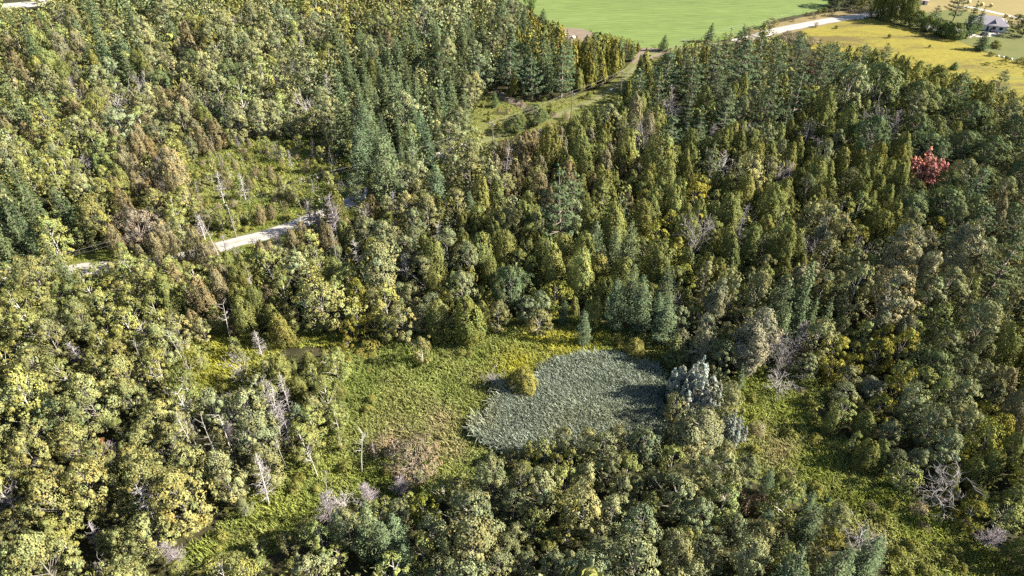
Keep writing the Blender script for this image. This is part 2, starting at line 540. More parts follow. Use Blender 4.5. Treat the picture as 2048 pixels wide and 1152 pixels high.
def bare_pole(rng, h=11.0, col=(0.5, 0.47, 0.44)):
    tr = limb((0, 0, -0.2), (rng.normal() * 0.06, rng.normal() * 0.06, 1), h, 0.12, 0.035, rng, 0.12, 8)
    br = []
    for i in range(14):
        k = int(rng.integers(4, 8)); a = rng.uniform(0, 6.28); p = tr[k][1]
        b = limb(p, (math.cos(a), math.sin(a), rng.uniform(0.3, 1.2)), rng.uniform(0.5, 1.9), 0.05, 0.018, rng, 0.35, 3)
        br += b
        br += limb(b[1][1], (math.cos(a + 0.8), math.sin(a + 0.8), 0.8), 0.6, 0.025, 0.012, rng, 0.3, 2)
    v, q = tubes(br, 3); tv, tq = tubes(tr, 6)
    return (v, q, col_of(v, col, rng, 0.12)), (tv, tq, col_of(tv, col, rng, 0.1))


def bush(rng, h=2.2, R=1.5, K=20, size=0.26, per=34):
    a = rng.uniform(0, 6.28, K); t = rng.uniform(0.1, 1, K)
    r = R * np.sqrt(np.clip(1 - t ** 1.6, 0.02, 1)) * rng.uniform(0.5, 0.95, K)
    cc = np.stack([r * np.cos(a), r * np.sin(a), h * 0.82 * t], 1)
    w = h * 0.24 * rng.uniform(0.7, 1.3, K)
    crown = clump_leaves(cc, np.stack([w, w, w], 1), per, size, rng, np.stack([np.cos(a) * .6, np.sin(a) * .6, np.full(K, .7)], 1), hemi=0.5)
    seg = []
    for i in range(7):
        an = rng.uniform(0, 6.28)
        seg += limb((0.1 * math.cos(an), 0.1 * math.sin(an), -0.1), (math.cos(an) * 0.5, math.sin(an) * 0.5, 1), h * 0.8, 0.04, 0.012, rng, 0.2, 3)
    tv, tq = tubes(seg, 4)
    return crown, (tv, tq, col_of(tv, (0.2, 0.17, 0.14), rng))


# ------------------------------------------------------------------ species
# code: (object name, words in a label, category, generator, leaf material, tint, prototypes, crown radius, height)
G = lambda *a, **k: (a, k)
SPEC = {
    'C': dict(name="cedar_tree", say="olive cedar", mass="cedar_forest", mat=M_NEEDLE, tint=(0.114, 0.122, 0.040), R=2.7, h=9.4,
              gen=lambda r, i: cedar(r, 9.4, 2.6 + 0.2 * (i % 3), 165, 40, 0.28, [0.42, 0.32, 0.6, 0.38][i % 4]), n=8),
    'G': dict(name="golden_cedar_tree", say="golden green cedar", mass="golden_cedar_forest", mat=M_NEEDLE, tint=(0.140, 0.136, 0.034), R=1.6, h=8.8,
              gen=lambda r, i: cedar(r, 8.8, 1.6, 100, 32, 0.28, 0.6), n=4),
    'c': dict(name="rusty_cedar_tree", say="rusty brown cedar", mass="rusty_cedar_forest", mat=M_NEEDLE, tint=(0.132, 0.116, 0.064), R=2.4, h=9.2,
              gen=lambda r, i: cedar(r, 9.2, 2.4, 130, 34, 0.27, [0.4, 0.5][i % 2]), n=4),
    'S': dict(name="spruce_tree", say="dark green spruce", mass="spruce_forest", mat=M_NEEDLE, tint=(0.082, 0.106, 0.050), R=2.8, h=13.5,
              gen=lambda r, i: spruce(r, 13.5, 2.8 + 0.15 * (i % 3), 17, 0.42, 1.35, power=0.75), n=5),
    'P': dict(name="pine_tree", say="blue green white pine", mass="pine_forest", mat=M_NEEDLE, tint=(0.078, 0.104, 0.052), R=4.6, h=14,
              gen=lambda r, i: pine(r, 14.5, 4.4 + 0.3 * (i % 3), 8), n=6),
    'L': dict(name="larch_tree", say="soft feathery larch", mass="larch_forest", mat=M_NEEDLE, tint=(0.086, 0.114, 0.060), R=2.9, h=13,
              gen=lambda r, i: spruce(r, 13, 3.1, 15, 0.34, 2.2, 0.05, 0.62, 0.08, 0.17, 0.14), n=4),
    'A': dict(name="aspen_tree", say="grey green aspen", mass="aspen_forest", mat=M_LEAF, tint=(0.148, 0.156, 0.076), R=3.0, h=11.5,
              gen=lambda r, i: broad(r, 11.5, 2.9 + 0.15 * (i % 3), 0.14, 80, 0.78, 66, 0.25, (0.2, 0.185, 0.165)), n=7),
    'H': dict(name="ash_tree", say="olive green ash", mass="ash_forest", mat=M_LEAF, tint=(0.152, 0.156, 0.062), R=3.7, h=11,
              gen=lambda r, i: broad(r, 11, 3.6, 0.12, 110, 0.82, 62, 0.26, (0.17, 0.155, 0.135)), n=7),
    'B': dict(name="birch_tree", say="yellow green birch", mass="birch_forest", mat=M_LEAF, tint=(0.152, 0.162, 0.054), R=2.5, h=9.5,
              gen=lambda r, i: broad(r, 9.5, 2.5, 0.14, 66, 0.68, 56, 0.24, (0.36, 0.34, 0.3), thin=0.08, widest=0.42), n=6),
    'M': dict(name="maple_tree", say="round dark green maple", mass="maple_forest", mat=M_LEAF, tint=(0.086, 0.106, 0.048), R=5.0, h=11.5,
              gen=lambda r, i: broad(r, 11.5, 4.9, 0.12, 180, 0.95, 66, 0.28, (0.2, 0.18, 0.16), widest=0.5), n=4),
    'O': dict(name="poplar_tree", say="buff leaved poplar", mass="poplar_forest", mat=M_LEAF, tint=(0.158, 0.156, 0.094), R=3.9, h=13,
              gen=lambda r, i: broad(r, 13, 3.8, 0.12, 135, 0.8, 64, 0.25, (0.3, 0.28, 0.25), spires=[1, 4][i % 2], widest=0.45), n=4),
    'Y': dict(name="cherry_tree", say="yellow leaved cherry", mass="cherry_forest", mat=M_LEAF, tint=(0.160, 0.154, 0.034), R=2.4, h=8.5,
              gen=lambda r, i: broad(r, 8.5, 2.4, 0.12, 56, 0.7, 58, 0.24), n=3),
    'W': dict(name="willow_tree", say="silver leaved willow", mass="willow_forest", mat=M_LEAF, tint=(0.235, 0.255, 0.215), R=4.6, h=12,
              gen=lambda r, i: plumes(r, 12, 4.8, 15, 1.45), n=1),
    'R': dict(name="red_maple_tree", say="crimson maple", mass="red_maple_forest", mat=M_LEAF, tint=(0.42, 0.165, 0.145), R=4.4, h=10,
              gen=lambda r, i: mottled(plumes(r, 10, 4.2, 14, 1.3)), n=1),
    'T': dict(name="brown_thicket", say="brown thicket", mass="thicket_undergrowth", mat=M_LEAF, tint=(0.150, 0.122, 0.080), R=4.6, h=7.5,
              gen=lambda r, i: broad(r, 7.5, 4.6, 0.04, 150, 0.8, 44, 0.24, (0.25, 0.2, 0.17), widest=0.4, thin=0.08), n=2),
    'D': dict(name="dead_tree", say="bare grey dead tree", mass="dead_forest", mat=M_BARK, tint=(1, 1, 1), R=2.4, h=10, dead=True,
              gen=lambda r, i: [lambda: dead_broad(r, 10, 2.6, (0.20, 0.184, 0.184)), lambda: dead_conifer(r, 11, 1.8, (0.22, 0.205, 0.205)),
                                lambda: dead_broad(r, 9, 3.6, (0.22, 0.205, 0.20)), lambda: dead_conifer(r, 9, 2.0, (0.165, 0.145, 0.155), 110)][i % 4](), n=8),
    'N': dict(name="bare_snag", say="bare pale snag", mass="snag_forest", mat=M_BARK, tint=(1, 1, 1), R=1.0, h=11, dead=True,
              gen=lambda r, i: bare_pole(r, 11, (0.25, 0.235, 0.215)), n=4),
    'b': dict(name="leafy_shrub", say="low leafy shrub", mass="shrubbery", mat=M_LEAF, tint=(0.130, 0.130, 0.036), R=1.6, h=2.6,
              gen=lambda r, i: bush(r, 2.6, 1.7), n=5),
    'u': dict(name="brown_shrub", say="pale brown twiggy shrub", mass="brown_shrubbery", mat=M_LEAF, tint=(0.155, 0.128, 0.080), R=1.8, h=3.2,
              gen=lambda r, i: bush(r, 3.2, 1.9, 26, 0.19, 36), n=3),
}

PROTO = {}
for code, sp in SPEC.items():
    lst = []
    for i in range(sp['n']):
        r = np.random.default_rng(1000 + ord(code) * 31 + i)
        (cv, cq, ctn), (tv, tq, ttn) = sp['gen'](r, i)
        cm = quad_mesh(sp['name'] + "_crown", cv, cq, ctn, [sp['mat']])
        tm = quad_mesh(sp['name'] + "_trunk", tv, tq, ttn, [M_BARK])
        # cheap versions for the far and the hidden mass
        lods = []
        for frac in (1.0, 0.4):
            nf = len(cq)
            if sp.get('dead'):
                want = int(min(nf, 130 * frac))
            else:
                want = int(min(nf, frac * 230 * (1.0 if sp['R'] < 3 else 1.5))) if code not in 'bu' else int(60 * frac)
            pick = np.sort(r.choice(nf, want, replace=False))
            q4 = cv[cq[pick].ravel()].reshape(-1, 4, 3); ce = q4.mean(1, keepdims=True)
            k = 1.0 if sp.get('dead') else math.sqrt(nf / want) * (0.6 if frac == 1 else 0.55)
            lods.append(((ce + (q4 - ce) * k).reshape(-1, 3).astype(np.float32), ctn[cq[pick].ravel()].astype(np.float32)))
        lst.append(dict(crown=cm, trunk=tm, lod=lods, top=float(cv[:, 2].max())))
    PROTO[code] = lst
print("prototypes", sum(len(p['crown'].polygons) + len(p['trunk'].polygons) for l in PROTO.values() for p in l) * 2, "tris")


# ------------------------------------------------------------------ the setting: sheets of ground
def rough_edge(poly, step=2.5, amp=0.5, seed=1):
    out = []
    n = len(poly)
    for i in range(n):
        a = poly[i]; b = poly[(i + 1) % n]
        L = np.linalg.norm(b - a); k = max(1, min(60, int(L / step)))
        for j in range(k):
            p = a + (b - a) * j / k
            if L < 400:
                q = np.array([vnoise(p[0], p[1], 4, seed) - .5, vnoise(p[0], p[1], 4, seed + 9) - .5]) * 2 * amp
                p = p + q
            out.append(p)
    return np.array(out)


def grow(poly, d):
    c = poly.mean(0); v = poly - c
    return c + v * (1 + d / (np.linalg.norm(v, axis=1, keepdims=True) + 1e-6))


def sheet(name, poly, z, mat, amp=0.5, seed=1, label=None):
    pts = rough_edge(np.asarray(poly, float), 2.5, amp, seed) if amp else np.asarray(poly, float)
    me = bpy.data.meshes.new(name)
    me.from_pydata([(p[0], p[1], z) for p in pts], [], [list(range(len(pts)))])
    me.materials.append(mat); me.update()
    if me.polygons[0].normal.z < 0:
        me.flip_normals()
    o = bpy.data.objects.new(name, me); COL.objects.link(o)
    o["kind"] = "structure"
    if label:
        o["label"] = label
    return o


def spline(pts, n=10):
    p = np.asarray(pts, float); p = np.vstack([2 * p[0] - p[1], p, 2 * p[-1] - p[-2]])
    out = []
    for i in range(1, len(p) - 2):
        for t in np.linspace(0, 1, n, endpoint=False):
            a, b, c, d = p[i - 1], p[i], p[i + 1], p[i + 2]
            out.append(0.5 * ((2 * b) + (-a + c) * t + (2 * a - 5 * b + 4 * c - d) * t * t + (-a + 3 * b - 3 * c + d) * t ** 3))
    out.append(p[-2])
    return np.array(out)


def ribbon(name, line, width, z, mat, seed=3, amp=0.35, label=None):
    c = spline(line)
    d = np.gradient(c, axis=0); d = d / (np.linalg.norm(d, axis=1, keepdims=True) + 1e-9)
    nrm = np.stack([-d[:, 1], d[:, 0]], 1)
    wl = width / 2 + (vnoise(c[:, 0], c[:, 1], 5, seed) - .5) * 2 * amp
    wr = width / 2 + (vnoise(c[:, 0], c[:, 1], 5, seed + 5) - .5) * 2 * amp
    cols = 9
    WHEEL = (0.62, 0.85, 1.08, 0.9, 0.78, 0.9, 1.08, 0.85, 0.62)
    V = []; Q = []; TT = []
    for i in range(len(c)):
        for k in range(cols):
            f = k / (cols - 1)
            p = c[i] + nrm[i] * (wl[i] * (1 - f) - wr[i] * f)
            crown = 0.08 * (1 - (2 * f - 1) ** 2)
            V.append((p[0], p[1], z + crown))
            TT.append([WHEEL[k]] * 3)
    for i in range(len(c) - 1):
        for k in range(cols - 1):
            a = i * cols + k
            Q.append((a, a + cols, a + cols + 1, a + 1))
    me = quad_mesh(name, V, Q, np.array(TT), [mat])
    if me.polygons[0].normal.z < 0:
        me.flip_normals()
    o = bpy.data.objects.new(name, me); COL.objects.link(o); o["kind"] = "structure"
    if label:
        o["label"] = label
    return o, c


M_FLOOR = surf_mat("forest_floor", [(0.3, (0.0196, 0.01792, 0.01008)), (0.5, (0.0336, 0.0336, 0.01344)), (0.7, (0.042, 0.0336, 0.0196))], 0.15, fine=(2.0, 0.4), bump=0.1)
M_MEADOW = surf_mat("meadow_ground", [(0.3, (0.0682, 0.0713, 0.0217)), (0.5, (0.093, 0.0992, 0.0248)), (0.72, (0.1178, 0.1023, 0.0434))], 0.12, fine=(1.6, 0.35), bump=0.15)
M_MUD = surf_mat("marsh_ground", [(0.3, (0.035, 0.0385, 0.028)), (0.7, (0.063, 0.0665, 0.042))], 0.3, fine=(2.0, 0.3), bump=0.1)
M_CROP = surf_mat("crop_green", [(0.25, (0.0763, 0.1092, 0.03112)), (0.5, (0.0961, 0.1336, 0.03735)), (0.75, (0.1215, 0.1505, 0.05291))], 0.03, fine=(0.5, 0.2), bump=0.15, rows=(0.103, 0.07876, 1.701), stretch=(0.1017, 0.17, 0.9959))
M_YELLOW = surf_mat("goldenrod_field", [(0.36, (0.0918, 0.07265, 0.02351)), (0.46, (0.1331, 0.1172, 0.02116)), (0.55, (0.1652, 0.1406, 0.02116)), (0.72, (0.101, 0.1078, 0.02822))], 0.05, fine=(0.8, 0.22), bump=0.2, stretch=(-0.35, 0.5, 1.6))
M_STRAW = surf_mat("stubble_field", [(0.3, (0.144, 0.1176, 0.048)), (0.7, (0.1776, 0.144, 0.0624))], 0.06, fine=(0.9, 0.15), bump=0.05, stretch=(-0.3, 0.3, 2.0))
M_LAWN = surf_mat("lawn_grass", [(0.3, (0.07072, 0.0832, 0.02496)), (0.7, (0.09776, 0.09984, 0.03328))], 0.08, fine=(1.2, 0.18), bump=0.05)
M_GRAVEL = surf_mat("pale_gravel", [(0.3, (0.2673, 0.2492, 0.2275)), (0.7, (0.3396, 0.3215, 0.2962))], 0.25, fine=(3.0, 0.14), bump=0.03)
M_ROAD = surf_mat("road_gravel", [(0.3, (0.2673, 0.2492, 0.2275)), (0.7, (0.3396, 0.3215, 0.2962))], 0.25, fine=(3.0, 0.14), bump=0.03, wheel=True)
M_DIRT = surf_mat("brown_dirt", [(0.3, (0.1176, 0.08969, 0.06788)), (0.7, (0.1602, 0.1285, 0.09936))], 0.3, fine=(2.5, 0.2), bump=0.05)
M_GRTRACK = surf_mat("worn_track", [(0.3, (0.0884, 0.09286, 0.0357)), (0.7, (0.1292, 0.1333, 0.0595))], 0.3, fine=(2.0, 0.3), bump=0.05)
M_VERGE = surf_mat("dry_verge", [(0.3, (0.12, 0.0912, 0.0432)), (0.7, (0.1536, 0.1248, 0.0528))], 0.25, fine=(1.5, 0.3), bump=0.12)
M_FAR = surf_mat("far_country", [(0.3, (0.03, 0.036, 0.015)), (0.5, (0.066, 0.084, 0.024)), (0.7, (0.12, 0.108, 0.042))], 0.004, fine=(0.05, 0.3))

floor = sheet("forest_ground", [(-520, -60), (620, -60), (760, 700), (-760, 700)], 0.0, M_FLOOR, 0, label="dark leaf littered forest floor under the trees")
far = sheet("far_land", [(-9000, -6000), (9000, -6000), (9000, 9000), (-9000, 9000)], -0.4, M_FAR, 0, label="open country running to the horizon")

crop_px = [(1038, 2), (1075, 32), (1128, 52), (1215, 66), (1292, 84), (1318, 98), (1345, 92), (1392, 76), (1450, 66), (1500, 50), (1560, 37), (1640, 21), (1668, 6), (1700, -40), (1640, -150), (960, -150), (985, -50)]
CROP = P2(crop_px)
sheet("green_field", P2([(x_, y_ + (14 if 1100 < x_ < 1560 and y_ > 30 else 0)) for x_, y_ in crop_px]), 0.03, M_CROP, 0.6, 2, "smooth bright green crop field")
yel_px = [(1600, 60), (1660, 47), (1738, 36), (1850, 64), (1915, 82), (1962, 101), (2048, 127), (2200, 165), (2260, 260), (2110, 205), (2040, 186), (1985, 165), (1900, 140), (1800, 106), (1715, 92), (1640, 78)]
YEL = P2(yel_px)
sheet("yellow_field", P2([(x_, y_ + (45 if y_ > 76 and not (1900 < x_ < 2060 and y_ < 130) and x_ < 2150 and not x_ == 2200 else 0)) for x_, y_ in yel_px]), 0.03, M_YELLOW, 0.8, 3, "golden yellow weedy field beside the hedge")
yard_px = [(1735, 33), (1850, 62), (1915, 81), (1962, 100), (2048, 126), (2210, 165), (2330, 60), (2300, -60), (1900, -60), (1760, -30)]
YARD = P2(yard_px)
sheet("lawn", YARD, 0.03, M_LAWN, 0.4, 4, "mown lawn round the grey roofed house")
straw_px = [(1845, 26), (1900, 20), (1925, 21), (2048, 52), (2150, 75), (2290, 30), (2120, -70), (1830, -70), (1800, 0)]
STRAW = P2(straw_px)
sheet("stubble_field", STRAW, 0.06, M_STRAW, 0.4, 5, "straw coloured stubble field dotted with bales")
VERGE = P2([(1500, 62), (1540, 50), (1600, 36), (1660, 25), (1740, 16), (1745, 34), (1660, 48), (1600, 62), (1540, 76), (1500, 78)])
sheet("road_verge", VERGE, 0.06, M_VERGE, 0.5, 6, "dry brown grass verge along the upper road")

road_px = [(-260, 640), (0, 566), (150, 540), (300, 528), (400, 503), (480, 483), (560, 462), (640, 430), (700, 404), (760, 370), (850, 325), (950, 287)]
ROAD_LINE = P2(road_px)
road, RC1 = ribbon("gravel_road", ROAD_LINE, 6.4, 0.09, M_ROAD, label="pale sunlit gravel road winding through the trees")
ribbon("grass_verge", ROAD_LINE, 17.0, 0.045, M_MEADOW, 8, 1.2, label="weedy green verge along the gravel road")
mid_px = [(950, 287), (1040, 258), (1120, 228), (1180, 203), (1236, 170), (1272, 130), (1306, 108), (1345, 98), (1400, 92), (1470, 84)]
_, RC2 = ribbon("grassy_track", P2(mid_px), 2.8, 0.085, M_GRTRACK, 12, 0.5, label="worn grassy track crossing the clearing under the cables")
up_px = [(1470, 84), (1540, 65), (1600, 52), (1665, 40), (1740, 29), (1800, 14), (1880, -18)]
_, RC3 = ribbon("upper_road", P2(up_px), 6.8, 0.09, M_ROAD, 13, 0.3, label="white gravel road between the crop and the yellow field")
ROADC = np.concatenate([RC1, RC2, RC3])
track_px = [(985, 182), (1010, 194), (1045, 212), (1085, 226), (1118, 232)]
ribbon("dirt_track", P2(track_px), 4.2, 0.10, M_DIRT, 5, 0.4, "short brown dirt track in the clearing")
DIRT = P2([(1128, 56), (1160, 57), (1186, 66), (1180, 84), (1142, 86), (1120, 76)])
sheet("dirt_patch", DIRT, 0.05, M_DIRT, 0.6, 7, "bare pinkish dirt corner at the edge of the crop")
DIRT2 = P2([(1283, 96), (1330, 97), (1345, 103), (1300, 118), (1270, 132), (1262, 124)])
sheet("dirt_patch", DIRT2, 0.055, M_DIRT, 0.5, 9, "bare dirt where the road meets the crop")
DIRT3 = P2([(120, 500), (205, 500), (215, 528), (140, 534)])
sheet("dirt_patch", DIRT3, 0.055, M_DIRT, 0.5, 10, "pinkish bare bank beside the gravel road")
lane_px = [(1925, 12), (1956, 18), (2000, 28), (2048, 38), (2180, 66)]
ribbon("farm_lane", P2(lane_px), 3.2, 0.10, M_GRAVEL, 6, 0.2, "thin pale farm lane across the stubble")
ribbon("farm_road", P2([(-120, 30), (0, 14), (40, 10), (70, 8), (120, -4), (220, -30)]), 11.0, 0.09, M_GRAVEL, 9, 0.5, "white gravel strip in the far corner")

CLEAR = P2([(925, 288), (955, 205), (985, 180), (1062, 205), (1140, 196), (1215, 168), (1258, 130), (1296, 100), (1334, 100), (1290, 150), (1252, 192), (1210, 218), (1130, 248), (1040, 268), (960, 294), (850, 312)])
sheet("meadow_clearing", CLEAR, 0.035, M_MEADOW, 0.6, 11, "grassy clearing beneath the power cables")
BRUSH = P2([(360, 345), (440, 302), (520, 286), (620, 282), (690, 310), (705, 352), (650, 385), (560, 415), (470, 440), (400, 440), (360, 405)])
sheet("brush_clearing", BRUSH, 0.03, M_MEADOW, 0.6, 12, "pale brushy clearing behind the gravel road")
MEADOW = P2([(690, 720), (760, 690), (880, 684), (930, 682), (1000, 668), (1080, 652), (1135, 652), (1240, 676), (1325, 698), (1360, 740), (1350, 840), (1290, 905), (1180, 905), (1000, 925), (900, 970), (760, 985), (700, 905), (690, 800)])
sheet("marsh_meadow", grow(MEADOW, 5.0), 0.03, M_MEADOW, 0.8, 13, "yellow green wet meadow round the reed bed")
_rp = np.array([(1060, 752), (1125, 706), (1230, 702), (1325, 732), (1352, 790), (1340, 880), (1275, 895), (1180, 905), (1090, 915), (1000, 908), (930, 862), (948, 802), (1000, 786)], float)
REEDS = np.stack(at(_rp[:, 0], _rp[:, 1], 1.5), 1)
sheet("marsh_ground", REEDS, 0.06, M_MUD, 0.6, 14, "dark wet ground under the reed bed")
STREAM = P2([(1470, 800), (1520, 762), (1640, 760), (1690, 800), (1640, 860), (1720, 935), (1810, 985), (1880, 1040), (1960, 1095), (2030, 1160), (2080, 1230), (1850, 1230), (1740, 1160), (1760, 1090), (1690, 1010), (1600, 975), (1530, 950), (1470, 900), (1440, 860)])
sheet("stream_meadow", grow(STREAM, 5.0), 0.03, M_MEADOW, 0.8, 15, "weedy open strip of meadow along the stream")
GLADE = P2([(720, 900), (790, 940), (850, 965), (800, 1000), (650, 1005), (590, 1050), (480, 1105), (400, 1120), (390, 1090), (470, 1060), (540, 1000), (580, 950), (650, 925)])
sheet("sunny_glade", grow(GLADE, 5.0), 0.035, M_MEADOW, 0.8, 16, "narrow sunny glade among dead trees")
GOLD = P2([(395, 700), (450, 672), (520, 676), (600, 668), (690, 690), (700, 730), (600, 700), (530, 712), (500, 760), (470, 800), (400, 775), (380, 735)])
sheet("goldenrod_glade", grow(GOLD, 5.0), 0.03, M_MEADOW, 0.8, 17, "glade of bright yellow goldenrod among birches")

SEEN_PX = [crop_px, yel_px,
           [(962, 285), (965, 202), (990, 183), (1062, 207), (1090, 222), (1140, 204), (1215, 172), (1235, 158), (1258, 150), (1250, 176), (1215, 200), (1130, 236), (1085, 248), (1030, 274)], [(1285, 108), (1300, 100), (1330, 100), (1312, 112)],
           [(690, 720), (760, 690), (880, 684), (930, 682), (1000, 668), (1080, 652), (1135, 652), (1240, 676), (1325, 698), (1345, 740), (1325, 820), (1275, 858), (1225, 846), (1150, 850), (1075, 868), (1000, 902), (900, 950), (780, 965), (705, 900), (695, 800)],
           [(1485, 800), (1530, 772), (1610, 775), (1620, 810), (1600, 870), (1690, 945), (1785, 1000), (1860, 1060), (1930, 1110), (1980, 1160), (1790, 1160), (1785, 1090), (1700, 1010), (1600, 962), (1530, 930), (1475, 890)],
           [(720, 890), (800, 940), (850, 965), (800, 992), (650, 1002), (590, 1050), (470, 1100), (390, 1120), (460, 1050), (545, 985), (590, 935), (650, 915)],
           [(395, 705), (450, 675), (520, 678), (610, 668), (690, 690), (600, 700), (520, 706), (500, 755), (470, 790), (405, 772), (385, 735)],
           [(405, 505), (470, 468), (560, 436), (602, 426), (602, 444), (560, 466), (470, 488)], [(345, 524), (362, 506), (388, 498), (380, 516)], [(686, 398), (700, 388), (728, 384), (724, 404), (692, 414)],
           [(400, 350), (470, 308), (530, 288), (620, 285), (690, 315), (700, 350), (630, 380), (560, 400), (480, 418), (412, 412)], [(1545, 70), (1560, 50), (1660, 30), (1745, 20), (1745, 38), (1640, 58)],
           [(1845, 40), (1990, 46), (2040, 60), (2048, 120), (1950, 98), (1850, 62)], [(1130, 58), (1178, 64), (1176, 76), (1135, 76)], [(0, 14), (30, 10), (62, 18), (100, 0), (0, -30)], [(128, 506), (195, 505), (200, 522), (145, 528)]]
_gx, _gy = np.meshgrid(np.arange(-200, 2260, 4.0), np.arange(-100, 1260, 4.0))
SEENMASK = np.zeros(_gx.shape, bool)
for _p in SEEN_PX:
    SEENMASK |= inside(np.array(_p, float), _gx, _gy)


def seen_open(px, py):
    i = np.clip(((py + 100) / 4).astype(int), 0, SEENMASK.shape[0] - 1); j = np.clip(((px + 200) / 4).astype(int), 0, SEENMASK.shape[1] - 1)
    return SEENMASK[i, j]


OPEN = [CROP, YEL, YARD, STRAW, VERGE, DIRT, DIRT2, DIRT3, P2([(-60, 26), (30, 16), (64, 22), (110, 4), (200, -30), (60, -40), (-80, -10)]), CLEAR, BRUSH, MEADOW, REEDS, STREAM, GLADE, GOLD]

# ------------------------------------------------------------------ planting plan (where the photograph shows which trees)
ANCH = """60,50,BHBSD 180,60,BASB 300,60,ABSM 430,60,ABAB 550,60,ABBD 680,50,BcBD 780,50,cBAB 880,60,SASA 980,60,SAAB
40,130,CCSc 120,140,CcCS 220,130,PSAC 320,130,AMAC 420,120,MACc 520,130,AABD 620,110,ABYS 720,120,SSAS 800,100,SSCS 880,130,SMSA 960,130,SASA
1060,90,GGS 1150,110,GGC 1230,110,GGG 1285,90,GS 1100,150,PSMS 1200,150,SGSG 1010,60,SSA
60,200,CcAc 150,210,BBcD 240,220,ABDc 340,210,cCAc 430,200,AACS 520,210,ABDA 600,220,AADB 700,200,SSAS 780,210,SSSA 860,220,SSAS 920,180,MSA 1060,170,PMS 1180,180,SGC
1340,150,PPC 1390,95,GBu 1440,130,PPP 1470,80,Buc 1540,110,PPPB 1640,120,PPP 1740,130,CCP 1840,150,CC 1950,190,CCB 2030,200,BCA
50,290,SSAB 130,290,BABD 230,290,cBcC 330,300,ccBc 420,290,cABD 700,300,SSAS 780,290,SLS 860,310,ASBA 960,320,ACBA 1060,300,cCcD 1160,280,CcCB 1260,240,CCcA 1340,250,PCPD 1420,220,PPPC 1520,220,PPAC 1620,230,CMAC 1720,240,CADC 1820,250,MM 1920,270,MMM 2020,280,AMB
40,380,BASB 140,360,BHBD 240,370,BAcC 330,370,cBDc 420,380,DBcB 500,400,DcBN 680,350,BAD 780,370,AAL 860,370,AALA 950,380,ACcA 1050,360,cBCc 1150,370,CCBc 1250,370,CCAc 1350,370,CCYC 1450,350,CACC 1560,360,CCAD 1660,350,CACC 1760,350,CCMC 1860,400,PMM 1960,380,PAM 2030,400,AMc
60,460,SSS 150,450,SCB 280,450,BHc 360,470,cBu 640,460,DcCBN 720,450,CcAD 800,460,AACD 880,450,AAC 960,450,CCBA 1060,450,CABC 1160,440,CPCA 1260,450,CCcA 1360,450,CCYB 1460,450,CCBD 1560,450,BACD 1660,450,OACB 1760,440,CYO 1860,450,POYC 1960,460,PPA
60,590,HHBB 180,580,HBB 300,560,BBH 420,570,BcCB 510,560,cCcC 600,560,CBA 700,570,AYB 800,560,ADCA 880,560,ACC 960,540,CCCA 1050,540,CCCB 1150,530,LCC 1250,540,LLC 1350,530,CCBD 1450,560,OACY 1560,540,CBAC 1660,540,OAOB 1760,540,OAOA 1860,540,OOAB 1960,560,PPA
50,690,HHBA 160,680,HBHD 270,670,BBHD 370,650,BCBA 440,640,CcDB 520,620,CcCN 600,640,BCC 740,630,BYC 820,630,AAB 900,620,ACC 1000,620,ACAM 1090,610,BAY 1180,610,LCC 1290,620,LLS 1400,620,ABAO 1500,630,OA 1600,620,SLAB 1700,620,OSAB 1800,640,OABA 1900,620,OAOB 2000,640,PAM
60,790,HHHB 160,780,HHHD 260,770,HBBH 350,740,BBHN 600,740,AAC 650,790,AAB 560,790,ADA 680,740,BCB 1440,700,AO 1560,700,ACSD 1660,700,SYAO 1760,720,OYBA 1860,720,OAMB 1960,730,AAMY 2030,720,CCM
50,880,HHB 150,870,HHH 270,850,HHH 350,860,BHAN 440,850,ADAN 520,850,ADB 620,850,AABN 690,830,BAB 1750,850,BCA 1850,830,AMOY 1950,850,CMAY 2030,860,CMc
60,980,HHA 170,960,HHH 270,970,HHD 370,950,HHN 450,980,HABD 540,960,ADB 860,1000,BAB 1000,970,AAA 1100,950,AAB 1200,950,AAB 1300,970,AAB 1400,960,AABA 1500,990,BLB 1600,1030,LLA 1850,950,AC 1930,930,CYA 2030,970,CYC
60,1080,HHBA 180,1080,HBHD 300,1070,HHA 400,1060,BHA 500,1140,BBB 620,1090,BBA 720,1090,LBA 820,1100,LBA 920,1080,LAA 1020,1100,BLA 1120,1100,AAB 1220,1090,AAB 1320,1090,AAB 1420,1090,AAB 1520,1100,ABA 1620,1090,LAA 1690,1130,LA 2000,1040,CYB 2050,1120,CYc
-150,300,BAcC -150,700,HHBA -100,1000,HHA 2200,300,AMC 2200,600,PAC 2200,900,CMA 300,1250,HHB 900,1250,LAB 1500,1250,AAB 2000,1250,CYA -200,100,CASB 300,-60,ABS 800,-60,ABSC 2300,100,MSC"""
A = [(float(a), float(b), c) for a, b, c in (w.split(',') for w in ANCH.split())]
AX = np.array([[a[0], a[1]] for a in A])

